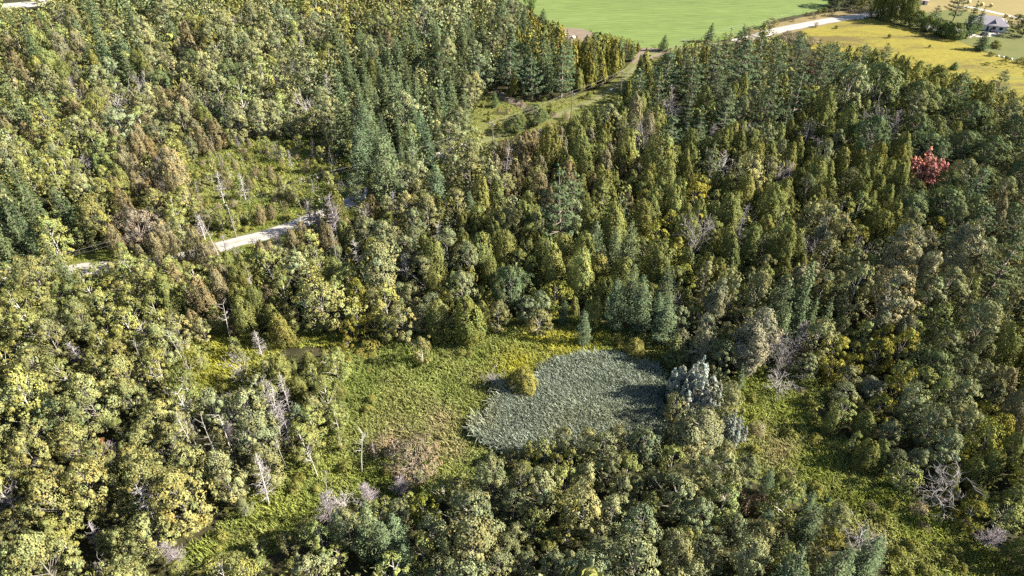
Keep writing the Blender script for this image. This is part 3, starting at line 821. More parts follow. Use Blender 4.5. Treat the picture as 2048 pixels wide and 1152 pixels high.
# trees seen one by one: species, base x, base y (picture), height, width factor, tint factor or None, label
HERO = [
    ('R', 1843, 360, 11.5, 1.75, None, "crimson maple standing alone in the dark green wood"),
    ('R', 1617, 146, 7, 0.6, None, "small red topped maple among the blue green pines"),
    ('W', 1385, 814, 15, 1.35, None, "tall silver willow with upright plumes beside the reed bed"),
    ('W', 1458, 876, 7.5, 0.75, (.8, .82, .85), "small round silver willow near the stream strip"),
    ('O', 1496, 748, 17.5, 1.45, (1.0, .97, 1.1), "largest buff poplar towering behind the silver willow"),
    ('O', 1388, 918, 14, 1.35, (1.0, 1.02, .9), "wide buff poplar in front of the tall silver willow"),
    ('C', 938, 686, 14, 1.45, (1.0, 1.02, .9), "broad cone shaped cedar at the far edge of the marsh"),
    ('L', 1228, 662, 15.5, 1.1, None, "tall larch at the marsh edge, first of the dark larch group"),
    ('L', 1278, 668, 17, 1.15, None, "tallest larch in the middle of the dark larch group"),
    ('L', 1322, 690, 14, 1.2, None, "bushy larch at the near end of the dark larch group"),
    ('L', 1252, 628, 15, 1.0, None, "larch at the back of the dark larch group"),
    ('L', 1168, 690, 10.5, 0.75, (1.05, 1.05, 1.1), "slim lone larch standing on the yellow meadow"),
    ('Y', 1106, 632, 11, 1.3, (.8, .85, .9), "mustard yellow cherry above the far marsh edge"),
    ('B', 1078, 668, 7.5, 1.2, (.85, .75, .9), "thin brownish birch on the far marsh edge"),
    ('C', 1044, 780, 6.6, 1.25, (1.2, 1.05, .9), "small rounded olive cedar alone at the reed edge"),
    ('D', 985, 772, 4.2, 0.8, None, "small grey dead bush beside the lone rounded cedar"),
    ('C', 1268, 716, 6.0, 0.9, (1.2, 1.05, 1), "little pointed cedar between larches and reeds"),
    ('S', 1345, 735, 10.5, 1.1, (1.3, 1.15, .9), "green spruce just behind the tall silver willow"),
    ('B', 846, 730, 9, 0.9, (.95, .85, 1.0), "slender pale birch standing in the marsh meadow"),
    ('b', 735, 700, 3, 1.6, (.95, .85, .8), "olive bush at the corner of the marsh meadow"),
    ('H', 655, 660, 15.5, 1.75, (1.1, 1.08, 1.05), "huge spreading ash between the gravel road and marsh"),
    ('D', 1445, 362, 11, 1.7, None, "wide fan shaped grey dead tree in the cedar wood"),
    ('D', 1420, 300, 11, 1.0, None, "dark purple dead conifer among the pines"),
    ('D', 1345, 248, 9, 1.1, None, "pale forked dead tree beside the blue green pines"),
    ('D', 1568, 372, 9, 1.0, None, "whitish dead tree right of the fan shaped one"),
    ('D', 622, 252, 14, 1.1, None, "tall pale double dead tree in the upper wood"),
    ('D', 246, 232, 10, 1.25, None, "spreading pale dead tree in the upper corner wood"),
    ('D', 118, 268, 8, 0.9, None, "narrow lilac grey dead tree by the corner spruces"),
    ('D', 186, 354, 8, 1.0, None, "pale dead tree among rusty cedars below the spruces"),
    ('D', 712, 262, 8, 1.1, None, "pale bare dead tree within the dark spruce stand"),
    ('D', 722, 548, 11, 0.9, None, "white dead conifer above the huge ash"),
    ('D', 815, 566, 9, 1.1, None, "white bristly dead tree above the far marsh edge"),
    ('D', 876, 505, 9, 1.0, None, "thin grey dead tree among the aspens"),
    ('D', 1556, 788, 7, 1.2, None, "purple brown dead bush at the head of the stream strip"),
    ('D', 1862, 1010, 11, 1.45, None, "large purple dead tree leaning over the stream strip"),
    ('D', 1962, 1092, 7.5, 1.1, None, "short purple dead conifer near the corner of the stream strip"),
    ('D', 1705, 1100, 7, 1.1, None, "dark dead tree among larches beside the stream strip"),
    ('D', 448, 406, 10, 1.1, None, "lilac grey dead tree above the gravel road bend"),
    ('D', 492, 402, 8.5, .9, None, "thin grey dead tree behind the roadside pole"),
    ('D', 410, 480, 8, 1.1, None, "pale bare dead tree on the verge of the gravel road"),
    ('D', 640, 470, 9, 1.1, None, "brown bare dead tree overhanging the gravel road"),
    ('D', 455, 512, 6.5, .9, None, "thin bare dead tree in front of the road, left of the dark snag"),
    ('D', 560, 498, 7, .9, None, "thin bare dead tree in front of the road, right of the dark snag"),
    ('N', 600, 486, 8, 1.0, None, "slim snag in front of the brighter road end"),
    ('c', 430, 520, 6.5, .8, None, "narrow rusty cedar in front of the gravel road"),
    ('c', 590, 505, 8, .9, None, "rusty cedar in front of the road's far end"),
    ('D', 488, 770, 10, 1.0, None, "lilac dead tree beside the goldenrod glade"),
    ('D', 525, 715, 7, 0.9, None, "small pale dead tree behind the goldenrod glade"),
    ('D', 562, 880, 14, 1.1, None, "tall white dead tree among the aspens by the glade"),
    ('N', 465, 908, 11, 1.3, None, "white snag standing left of the sunny glade"),
    ('D', 538, 1010, 13, 1.1, None, "leaning white dead tree at the edge of the sunny glade"),
    ('D', 660, 1048, 11, 1.1, None, "white dead tree with fine branches in front of the glade"),
    ('D', 685, 1026, 8, 1.0, None, "round headed white dead tree in the sunny glade"),
    ('D', 745, 1006, 7, 1.0, None, "small white dead tree at the near rim of the glade"),
    ('D', 800, 990, 6, 1.0, None, "smallest white dead tree, at the marsh end of the glade"),
    ('N', 724, 950, 12, 1.2, None, "tall white snag between the glade and the marsh meadow"),
    ('N', 396, 862, 12, 1.3, None, "forked white snag among birches above the glade"),
    ('N', 300, 700, 9, 1.2, None, "white snag in the birch wood left of the goldenrod"),
    ('N', 462, 688, 12, 1.2, None, "tall slim snag behind the goldenrod glade"),
    ('N', 382, 520, 9, 1.2, None, "forked pale snag on the near side of the gravel road"),
    ('N', 520, 510, 8, 1.0, None, "thin dark snag in front of the gravel road"),
    ('N', 636, 955, 9, 1.0, None, "thin pale snag at the back of the sunny glade"),
    ('N', 790, 935, 6, 1.0, None, "short snag by the brown thicket"),
    ('D', 365, 1130, 9, 1.0, None, "violet grey dead tree near the lower glade end"),
    ('D', 20, 828, 8, 1.1, None, "purple dead tree at the picture edge among ashes"),
    ('D', 30, 1020, 8, 1.1, None, "pinkish dead tree at the picture edge, lower one"),
    ('D', 165, 726, 6, 1.1, None, "small violet dead tree in the ash wood"),
    ('D', 200, 1094, 6, .9, None, "small pinkish dead tree in the near ash wood"),
    ('D', 350, 960, 9, .9, None, "thin grey dead tree deep in the near ash wood"),
    ('D', 1725, 520, 8, 1.0, None, "violet dead tree in a gap of the buff poplars"),
    ('D', 1352, 622, 7, .9, None, "brownish dead tree behind the larch group"),
    ('c', 1478, 1020, 5, .9, (1.1, .95, 1.1), "pinkish brown cedar in the near wood by the stream strip"),
    ('c', 1512, 1024, 5, .8, (1.1, .95, 1.1), "second pinkish brown cedar in the near wood by the stream strip"),
    ('T', 828, 938, 7.5, 1.2, None, "wide brown thicket between the reeds and the glade"),
    ('u', 765, 905, 4.5, 1.3, (.9, .85, .85), "smaller brown bush beside the wide brown thicket"),
    ('T', 285, 488, 12, 1.3, (.95, 1.0, 1.15), "large round grey brown tree above the gravel road"),
    ('P', 1905, 214, 14, 1.25, (.9, .95, 1), "broad dark pine at the edge of the yellow field"),
    ('P', 1985, 200, 12, 1.0, (.9, .95, 1), "dark pine at the yellow field, nearer the picture edge"),
    ('P', 1312, 226, 15, 1.0, (1.3, 1.25, 1.25), "pale blue green pine beside the road clearing"),
    ('P', 1200, 452, 14, 1.0, (1.9, 1.6, 1.0), "bright yellow green pine in the middle of the cedar wood"),
    ('P', 1660, 168, 15, 1.15, (.9, .95, 1), "big dark pine behind the small red topped maple"),
    ('P', 1715, 140, 11, 1.0, (.9, .95, 1), "dark pine on the edge of the yellow field by the road end"),
    ('P', 1765, 128, 9, .9, None, "leaning pine silhouetted against the yellow field"),
    ('P', 1595, 120, 11, 1.1, (.9, .95, 1), "dark bushy pine near the upper road"),
    ('M', 1070, 252, 8, 0.95, (.9, .95, .8), "dense round dark tree alone in the road clearing"),
    ('M', 1032, 266, 7, 0.75, (.9, .9, .75), "smaller round dark tree in the road clearing"),
    ('S', 990, 214, 6.5, 0.8, (.9, 1, .8), "small dark pointed spruce beside the dirt track"),
    ('M', 1868, 240, 12, 1.05, None, "round maple at the back of the maple grove"),
    ('M', 1925, 268, 13, 1.2, None, "biggest round maple in the maple grove"),
    ('M', 1820, 290, 12, 1.0, None, "maple left of the grove, behind the crimson maple"),
    ('M', 1965, 345, 13, 1.15, None, "broad maple right of the crimson maple"),
    ('M', 1905, 325, 12, 1.0, None, "maple touching the crimson maple"),
    ('M', 2015, 300, 12, 1.1, None, "maple at the outer end of the maple grove"),
    ('M', 2030, 380, 12, 1.1, None, "maple at the picture edge below the grove"),
    ('C', 570, 690, 10, 1.0, (1.15, 1, .9), "cedar standing by the goldenrod glade"),
    ('B', 218, 912, 5, .4, (1.5, .5, .9), "red tinged young tree in the near ash wood"),
    ('D', 232, 915, 6, 1.1, None, "dark purple dead conifer in a gap of the near ashes"),
    ('Y', 850, 1050, 8, 1.0, (.85, .95, .9), "round yellow green cherry in front of the marsh"),
    ('Y', 1860, 480, 8, 1.0, None, "bright yellow cherry in the dark wood under the crimson maple"),
    ('Y', 1640, 1110, 8, .9, (.75, .75, .9), "mustard cherry among larches by the stream strip"),
    ('Y', 100, 1020, 6, .6, (.9, 1, 1), "yellow sapling in the near ash wood"),
    ('M', 1665, 14, 11, .95, (.95, .95, .9), "dark round tree at the corner of the crop field"),
    ('M', 1702, 12, 9, .7, (.95, .95, .9), "smaller dark tree beside the upper road"),
    ('C', 1748, 34, 15, 1.3, (.85, .9, .85), "first cedar of the tall hedge at the road end"),
    ('C', 1768, 38, 16, 1.3, (.85, .9, .85), "second cedar of the tall hedge from the road end"),
    ('C', 1788, 43, 17, 1.35, (.85, .9, .85), "third cedar of the tall hedge from the road end"),
    ('C', 1808, 48, 16, 1.3, (.85, .9, .85), "fourth cedar of the tall hedge from the road end"),
    ('C', 1760, 22, 15, 1.3, (.9, .9, .85), "cedar in the back row of the tall hedge, by the road"),
    ('C', 1790, 28, 15, 1.3, (.9, .9, .85), "cedar in the back row of the tall hedge, midway"),
    ('C', 1818, 36, 13, 1.3, (.9, .9, .85), "cedar in the back row of the tall hedge, by the lawn"),
    ('C', 1832, 55, 8, 1.4, (.7, .85, .8), "low cedar where the tall hedge steps down"),
    ('C', 1852, 61, 7, 1.5, (.7, .85, .8), "first low cedar of the hedge by the yellow field"),
    ('C', 1872, 67, 7, 1.5, (.7, .85, .8), "second low cedar of the hedge by the yellow field"),
    ('C', 1890, 73, 7, 1.5, (.7, .85, .8), "third low cedar of the hedge by the yellow field"),
    ('C', 1906, 78, 7.5, 1.5, (.7, .85, .8), "last low cedar of the hedge, by the grey pole"),
    ('S', 1932, 76, 17, 1.5, (.85, .95, .85), "tall spruce in front of the grey roofed house"),
    ('S', 1950, 66, 12, 1.2, (.9, .95, .85), "spruce touching the grey roofed house"),
    ('P', 1906, 42, 17, 1.2, (.85, .95, 1), "tall open pine on the lawn behind the hedge"),
    ('P', 1866, 44, 8, .8, (.8, .9, .9), "low dark pine on the lawn beside the tall pine"),
    ('S', 1960, 100, 8.5, 1.4, (.85, .95, .9), "bushy spruce at the corner of the yellow field and lawn"),
    ('b', 1990, 92, 2.6, 1.5, (.8, .85, .8), "garden shrub on the lawn behind the bushy spruce"),
    ('b', 1994, 97, 2.0, 1.8, (.8, .85, .8), "spreading garden shrub on the lawn"),
    ('H', 2030, 62, 8, 1.0, (.75, .75, .7), "dark tree beside the house at the picture edge"),
    ('H', 2044, 72, 9, 1.1, (.75, .75, .7), "second dark tree beside the house at the picture edge"),
    ('b', 2012, 53, 2.5, 1.1, (1, .85, .7), "low brown bush on the lawn by the house wall"),
    ('b', 1777, 76, 2.0, .9, (.7, .6, .6), "lone dark bush in the middle of the yellow field"),
    ('b', 1858, 96, 1.6, .8, (.6, .6, .6), "tiny bush in the yellow field below the hedge"),
    ('b', 1672, 57, 1.6, 1.0, (.7, .65, .6), "small bush in the yellow field near the upper road"),
    ('S', 1907, 139, 3.5, .8, (.9, 1, .8), "tiny spruce standing in the yellow field"),
    ('b', 1980, 112, 2.0, 1.1, (.7, .75, .6), "dark bush on the boundary of lawn and yellow field"),
    ('b', 2010, 122, 2.2, 1.0, (.7, .75, .6), "second dark bush on the boundary of lawn and field"),
    ('b', 2040, 126, 2.6, 1.3, (.8, .75, .6), "dry bush on the boundary at the picture edge"),
    ('b', 1636, 26, 2.2, .9, (.6, .7, .6), "small dark bush at the crop edge beside the upper road"),
    ('b', 1649, 24, 2.4, 1.1, (.6, .7, .6), "second small dark bush at the crop edge by the road"),
    ('b', 1612, 30, 1.5, .8, (.9, .9, .8), "low pale bush at the crop edge beside the road"),
    ('B', 1540, 56, 5, 1.4, (.7, .6, .6), "brown bushy tree where the crop meets the road"),
    ('u', 1500, 70, 4, 1.3, None, "pale brown bush at the near end of the crop"),
    ('u', 1575, 80, 4.5, 1.5, (1.1, 1.1, 1.2), "pale straw bush hiding the road bend"),
    ('u', 1620, 92, 4.5, 1.5, (1.1, 1.1, 1.2), "second pale straw bush hiding the road bend"),
    ('M', 1062, 28, 12, .55, (.95, 1.2, .8), "thin green tree on the corner of the crop field"),
    ('S', 1085, 50, 8, 1.2, (.9, .9, .9), "dark spruce beside the corner of the crop field"),
    ('S', 1326, 102, 7.5, 1.1, (.9, .95, .8), "dark spruce where the dirt road meets the crop"),
    ('S', 1417, 84, 9, 1.1, (.85, .95, .8), "dark spruce rising above the near crop edge"),
    ('b', 1250, 196, 2.2, 1.0, None, "bush on the lawn strip of the road clearing"),
    ('b', 1178, 198, 3, 1.0, (.8, .9, .8), "bush under the power cables in the clearing"),
    ('b', 1102, 234, 3.5, 1.1, (.8, .9, .8), "bush between the round tree and the utility pole"),
]

items = []          # dict(code, x, y, h scale, w scale, tint, label, proto, rot)


def add_item(code, x, y, sh, sw, tint, label=None, rot=None, proto=None):
    sp = SPEC[code]
    items.append(dict(code=code, x=float(x), y=float(y), sh=float(sh), sw=float(sw), tint=tint, label=label,
                      rot=random.uniform(0, 6.28) if rot is None else rot,
                      proto=random.randrange(sp['n']) if proto is None else proto))


HPROTO = {"wide fan": 2, "dark purple dead conifer among": 7, "pale forked": 0, "tall pale double": 0, "spreading pale": 2, "white dead conifer": 1, "white bristly": 5,
          "large purple": 4, "short purple": 3, "tall white dead": 1, "leaning white": 5, "round headed": 2, "purple brown": 6, "dark purple dead conifer in": 3, "tallest larch": 1}
for (code, px, py, h, w, tf, lab) in HERO:
    x, y = at(px, py)
    sp = SPEC[code]
    t = np.array(sp['tint']) * (np.array(tf) if tf else 1)
    pr = next((v for k, v in HPROTO.items() if lab.startswith(k)), None)
    add_item(code, x, y, h / sp['h'], w * h / sp['h'] if code in 'bu' else w, t, lab, proto=pr)
NH = len(items)

# scatter the wood: dart throwing over the visible ground and a margin
hx = np.array([i['x'] for i in items]); hy = np.array([i['y'] for i in items]); hr = np.array([SPEC[i['code']]['R'] * i['sw'] for i in items])
cell = 3.0
grid = {}


def ok_place(x, y, r):
    cx, cy = int(x // cell), int(y // cell)
    k = int((r + 4.5) // cell) + 1
    for i in range(cx - k, cx + k + 1):
        for j in range(cy - k, cy + k + 1):
            for (a, b, s) in grid.get((i, j), ()):
                if (a - x) ** 2 + (b - y) ** 2 < ((r + s) * 0.86) ** 2:
                    return False
    return True


def put(x, y, r):
    grid.setdefault((int(x // cell), int(y // cell)), []).append((x, y, r))


for i in range(NH):
    put(hx[i], hy[i], hr[i] * (0.75 if hr[i] > 2 else 0.9))

NC = 90000
ys = RNG.uniform(math.sqrt(30), math.sqrt(455), NC) ** 2 * 0.35 + RNG.uniform(30, 455, NC) * 0.65
half = (ys * CT + CAM_H * ST) * 1024 / FPX + 45
xs = RNG.uniform(-1, 1, NC) * half
bad = np.zeros(NC, bool)
for poly in OPEN:
    bad |= inside(poly, xs, ys)
# keep the road and its verge free
rd = np.full(NC, 1e9)
for i in range(0, len(ROADC), 1):
    rd = np.minimum(rd, (xs - ROADC[i, 0]) ** 2 + (ys - ROADC[i, 1]) ** 2)
rpx, rpy, _ = project(xs, ys, np.zeros(NC))
road_r = np.where((rpx > 390) & (rpx < 600), 5.8, 3.0)
bad |= rd < road_r ** 2
xs, ys = xs[~bad], ys[~bad]
kpx, kpy, _ = project(xs, ys, np.full(len(xs), 6.0))
jx = kpx + 26 * RNG.normal(size=len(xs)); jy = kpy + 22 * RNG.normal(size=len(xs))
dd = (jx[:, None] - AX[None, :, 0]) ** 2 + 1.7 * (jy[:, None] - AX[None, :, 1]) ** 2
zone = dd.argmin(1)
hpx, hpy, hdep = project(hx, hy, np.array([SPEC[i['code']]['h'] * i['sh'] * 0.6 for i in items]))
hrp = hr * FPX / hdep * 0.8
CROWN_ONLY = {'D': 0.8, 'N': 0.6}


def covers(x, y, h, r):
    """would this tree stand in front of something the photograph shows?"""
    f = np.array([0.45, 0.7, 0.92])
    qx, qy, qd = project(np.full(3, x), np.full(3, y), h * f)
    rp = r * FPX / qd[0] * 0.55
    if seen_open(np.concatenate([qx, qx[:2] - rp, qx[:2] + rp]), np.concatenate([qy, qy[:2], qy[:2]])).any():
        return True
    dx = qx[:, None] - hpx[None]; dy = qy[:, None] - hpy[None]
    return bool((((dx / hrp) ** 2 + (dy / (hrp * 1.25)) ** 2 < 1) & (hdep[None] > qd[:, None] + 1)).any())


WX, WY = at(1385, 812)
STREAM_C = P2([(1640, 790), (1660, 870), (1740, 940), (1830, 990), (1900, 1045), (1980, 1100), (2050, 1160)])


def near_lit(x, y):
    if 2 < x - WX < 17 and -4 < y - WY < 7:
        return True
    d = STREAM_C - np.array([x, y])
    return bool(((d[:, 0] < 2) & (d[:, 0] > -11) & (np.abs(d[:, 1]) < 5)).any())


for x, y, z_ in zip(xs, ys, zone):
    mix = A[z_][2]
    code = mix[random.randrange(len(mix))] if random.random() < 0.35 else mix[int(min(0.999, max(0, (float(vnoise(x, y, 9.0, 51 + z_ % 7)) - 0.5) * 1.5 + 0.5)) * len(mix))]
    if code in 'DN' and random.random() < 0.72:
        code = mix[0] if mix[0] not in 'DN' else 'B'
    sp = SPEC[code]
    sc = min(1.75, max(0.5, random.gauss(1.0, 0.27)))
    fd = min(1.0, max(0.0, (y - 120) / 220))
    sw = sc * random.uniform(0.86, 1.12) * (0.97 + 0.36 * fd)
    sh = sc * random.uniform(0.88, 1.12) * (1.08 + 0.16 * fd)
    r = sp['R'] * sw * (0.84 if code not in 'DN' else 0.55)
    if not ok_place(x, y, r):
        continue
    if near_lit(x, y):
        sh = min(sh, 7.5 / sp['h']); sw = min(sw, 2.6 / sp['R'])
    for k in range(7):
        if not covers(x, y, sp['h'] * sh, sp['R'] * sw):
            break
        sh *= 0.82; sw *= 0.88
    else:
        continue
    put(x, y, r * 0.9)
    v = random.gauss(1.0, 0.13) * (0.8 + 0.4 * float(vnoise(x, y, 13.0, 71))); hs = random.gauss(0, 0.045) + 0.10 * (float(vnoise(x, y, 17.0, 72)) - 0.5)
    t = np.array(sp['tint']) * min(1.5, max(0.55, v)) * np.array([1 + hs, 1, 1 - hs])
    add_item(code, x, y, sh, sw, t)

# shrubs and saplings in the open places
for poly, n, mix in ((BRUSH, 170, "bbubbbBcDNub"), (CLEAR, 26, "bub"), (STREAM, 34, "bbbbu"), (GLADE, 12, "bbN"), (GOLD, 14, "bBb"), (MEADOW, 8, "b"), (VERGE, 10, "u")):
    lo, hi = poly.min(0), poly.max(0)
    k = 0; tries = 0
    while k < n and tries < 4000:
        tries += 1
        x, y = random.uniform(lo[0], hi[0]), random.uniform(lo[1], hi[1])
        if not inside(poly, np.array([x]), np.array([y]))[0] or inside(REEDS, np.array([x]), np.array([y]))[0]:
            continue
        if ((ROADC - np.array([x, y])) ** 2).sum(1).min() < 20:
            continue
        code = random.choice(mix); sp = SPEC[code]; s = random.uniform(0.45, 1.0) if code in 'bu' else random.uniform(0.4, 0.75)
        if not ok_place(x, y, sp['R'] * s * 0.7):
            continue
        put(x, y, sp['R'] * s * 0.7); k += 1
        add_item(code, x, y, s, s, np.array(sp['tint']) * random.uniform(0.85, 1.2))
# bushes along the far side of the sunlit road
for i in range(60):
    px = random.uniform(330, 720); x, y = at(px, np.interp(px, [330, 480, 560, 700], [505, 470, 448, 385]) - random.uniform(2, 22))
    s = random.uniform(0.4, 0.9)
    if ok_place(x, y, 1.0 * s) and ((ROADC - np.array([x, y])) ** 2).sum(1).min() > 18:
        put(x, y, 1.1 * s)
        add_item('b', x, y, s, s, np.array(SPEC['b']['tint']) * random.uniform(0.9, 1.3))
print("plants", len(items))

# ------------------------------------------------------------------ which of them the picture shows
N = len(items)
X = np.array([i['x'] for i in items]); Y = np.array([i['y'] for i in items])
HH = np.array([SPEC[i['code']]['h'] * i['sh'] for i in items]); RR = np.array([SPEC[i['code']]['R'] * i['sw'] for i in items])
dead = np.array([bool(SPEC[i['code']].get('dead')) for i in items])
ns = 70
tt = RNG.uniform(0.15, 1, (N, ns)); aa = RNG.uniform(0, 6.283, (N, ns))
pr = np.sqrt(np.clip(1 - tt ** 1.5, 0.03, 1)) * RR[:, None] * RNG.uniform(0.3, 1, (N, ns)) * np.where(dead, 0.5, 0.95)[:, None]
sx, sy, sz = project(X[:, None] + pr * np.cos(aa), Y[:, None] + pr * np.sin(aa), HH[:, None] * tt)
ix = np.round(sx / 5).astype(int).ravel(); iy = np.round(sy / 5).astype(int).ravel()
ids = np.repeat(np.arange(N), ns); dep = sz.ravel()
m = (ix >= 1) & (ix < 408) & (iy >= 1) & (iy < 229)
order = np.argsort(-dep[m], kind='stable')
ixm, iym, idm = ix[m][order], iy[m][order], ids[m][order]
near = dep[m][order]
zb = np.full(231 * 410, 1e9)
for oy, ox in ((0, 0), (0, 1), (1, 0), (0, -1), (-1, 0)):
    lin = (iym + oy) * 410 + ixm + ox
    np.minimum.at(zb, lin, near)
vis = np.zeros(N)
lin = iym * 410 + ixm
hit = near <= zb[lin] + 1.2
u_lin = np.unique(np.stack([lin[hit], idm[hit]], 1), axis=0)
vis = np.bincount(u_lin[:, 1], minlength=N).astype(float)

# ------------------------------------------------------------------ landmarks for the labels
LM = [("the crimson maple", 1843, 352), ("the tall silver willow", 1385, 808), ("the largest buff poplar", 1492, 752), ("the broad marsh-edge cedar", 938, 686),
      ("the tallest larch", 1278, 668), ("the lone rounded cedar", 1044, 780), ("the huge spreading ash", 655, 660), ("the fan-shaped dead tree", 1445, 362),
      ("the pale double dead tree", 622, 252), ("the spreading dead tree", 246, 232), ("the white bristly dead tree", 815, 566), ("the large leaning dead tree", 1862, 1010),
      ("the goldenrod glade", 440, 735), ("the tall white dead tree", 562, 880), ("the leaning white dead tree", 538, 1010), ("the wide brown thicket", 832, 930),
      ("the round grey-brown tree", 285, 482), ("the bright green pine", 1200, 452), ("the round clearing tree", 1070, 252), ("the roadside utility pole", 464, 460),
      ("the clearing utility pole", 1142, 232), ("the dark edge pine", 1905, 214), ("the small red-topped maple", 1617, 146), ("the white glade snag", 724, 950),
      ("the violet dead tree", 1725, 520), ("the yellow cherry", 1860, 480), ("the short purple dead conifer", 1962, 1092), ("the dirt patch", 1160, 70),
      ("the reed bed centre", 1150, 810), ("the dark purple dead conifer", 1420, 300), ("the pinkish edge-of-picture dead tree", 30, 1020), ("the edge pole", 40, 590),
      ("the upper road bend", 1560, 62), ("the house", 1975, 62), ("the pinkish brown cedars", 1495, 1022), ("the white gravel strip", 60, 10),
      ("the slim meadow larch", 1168, 690), ("the violet ash-wood tree", 165, 726), ("the near-wood yellow cherry", 850, 1050), ("the spruce-stand dead tree", 712, 262)]
LMX, LMY = at([l[1] for l in LM], [l[2] for l in LM])
used_labels = set(h[6] for h in HERO)


ONES = "zero one two three four five six seven eight nine ten eleven twelve thirteen fourteen fifteen sixteen seventeen eighteen nineteen".split()
TENS = ["", "", "twenty", "thirty", "forty", "fifty", "sixty", "seventy", "eighty", "ninety"]


def say_n(n):
    if n < 20:
        return ONES[n]
    if n < 100:
        return TENS[n // 10] + ("-" + ONES[n % 10] if n % 10 else "")
    return ONES[n // 100] + "-hundred" + ("-" + say_n(n % 100) if n % 100 else "")


def make_label(it):
    sp = SPEC[it['code']]
    hgt = sp['h'] * it['sh']
    size = "tall" if it['sh'] > 1.08 else ("small" if it['sh'] < 0.8 else "mid-sized")
    if it['code'] in 'bu':
        size = "knee-high" if hgt < 0.9 else ("small" if hgt < 1.9 else "big")
    if not sp.get('dead'):
        lum = float(np.sum(it['tint']) / np.sum(sp['tint']))
        size += " darker" if lum < 0.88 else (" paler" if lum > 1.13 else "")
    d = np.hypot(LMX - it['x'], LMY - it['y'])
    for k in np.argsort(d):
        dx = it['x'] - LMX[k]; dy = it['y'] - LMY[k]
        a, b = int(round(abs(dx))), int(round(abs(dy)))
        hor = f"{say_n(a)} metres {'right' if dx > 0 else 'left'} of" if a else ""
        ver = f"{say_n(b)} metres {'behind' if dy > 0 else 'before'}" if b else ""
        where = " and ".join(w for w in (hor, ver) if w) or "at"
        s = f"{size} {sp['say']} {where} {LM[k][0]}"
        if s not in used_labels and len(s.split()) <= 16:
            used_labels.add(s)
            return s
    return f"{size} {sp['say']} in the mixed wood"


# ------------------------------------------------------------------ plant them: individuals, and one mass per kind for the rest
CATW = {'D': "dead tree", 'N': "snag", 'b': "shrub", 'u': "shrub"}
GROUPW = {'b': "shrubs in the open places", 'u': "brown shrubs", 'N': "bare snags", 'D': "dead trees in the wood"}
LIMIT = 300
for code, sp in SPEC.items():
    idx = [i for i in range(N) if items[i]['code'] == code]
    heroes = [i for i in idx if items[i]['label']]
    rest = sorted((i for i in idx if not items[i]['label']), key=lambda i: -vis[i])
    need = 4 if code not in 'DNbu' else 2
    single = heroes + [i for i in rest if vis[i] >= need][:LIMIT - len(heroes)]
    sset = set(single)
    mass = [i for i in idx if i not in sset]
    for i in single:
        it = items[i]
        pr_ = PROTO[code][it['proto']]
        root = bpy.data.objects.new(sp['name'], None)
        root.empty_display_size = 0.5
        COL.objects.link(root)
        root.location = (it['x'], it['y'], 0)
        root.rotation_euler = (random.gauss(0, 0.03), random.gauss(0, 0.03), it['rot'])
        root.scale = (it['sw'], it['sw'], it['sh'])
        root["label"] = it['label'] or make_label(it)
        root["category"] = CATW.get(code, "tree")
        root["group"] = GROUPW.get(code, sp['name'].replace('_', ' ') + "s of the wood")
        tr = bpy.data.objects.new("trunk" if code not in 'bu' else "stems", pr_['trunk']); COL.objects.link(tr); tr.parent = root
        cr = bpy.data.objects.new("crown", pr_['crown']); COL.objects.link(cr); cr.parent = root
        t = it['tint']
        if sp.get('dead'):
            f = (1.45 if 'white' in root["label"] or 'pale' in root["label"] else 1.25) if it['label'] else random.uniform(0.7, 1.2)
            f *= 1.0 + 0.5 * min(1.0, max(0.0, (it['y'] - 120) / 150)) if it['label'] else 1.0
            if 'purple' in root["label"] or 'dark' in root["label"] or 'brown' in root["label"]:
                f = 1.15
            cr.color = (f, f, f, 1); tr.color = (f, f, f, 1)
        else:
            cr.color = (float(t[0]), float(t[1]), float(t[2]), 1)
    if mass:
        Vs, Ts = [], []
        for i in mass:
            it = items[i]
            lv, lt = PROTO[code][it['proto']]['lod'][0 if vis[i] >= 2 else 1]
            c, s = math.cos(it['rot']), math.sin(it['rot'])
            v = np.empty_like(lv)
            v[:, 0] = (lv[:, 0] * c - lv[:, 1] * s) * it['sw'] + it['x']
            v[:, 1] = (lv[:, 0] * s + lv[:, 1] * c) * it['sw'] + it['y']
            v[:, 2] = lv[:, 2] * it['sh']
            Vs.append(v); Ts.append(lt * np.array(it['tint'], np.float32) if not sp.get('dead') else lt)
        V = np.concatenate(Vs); T = np.concatenate(Ts)
        o = bpy.data.objects.new(sp['mass'], quad_mesh(sp['mass'], V, np.arange(len(V)).reshape(-1, 4), T, [sp['mat']]))
        COL.objects.link(o); o["kind"] = "stuff"
        o["label"] = f"distant and hidden mass of {sp['say']} growth in the wood"; o["category"] = "trees"
    print(code, "single", len(single), "mass", len(mass))

# ------------------------------------------------------------------ ground cover
def scatter(poly, n, rng, avoid=()):
    lo, hi = poly.min(0), poly.max(0)
    x = rng.uniform(lo[0], hi[0], n * 3); y = rng.uniform(lo[1], hi[1], n * 3)
    k = inside(poly, x, y)
    for a in avoid:
        k &= ~inside(a, x, y)
    return x[k], y[k]


def stuff(name, V, Q, T, mat, label, cat):
    o = bpy.data.objects.new(name, quad_mesh(name, V, Q, T, [mat])); COL.objects.link(o)
    o["kind"] = "stuff"; o["label"] = label; o["category"] = cat
    return o


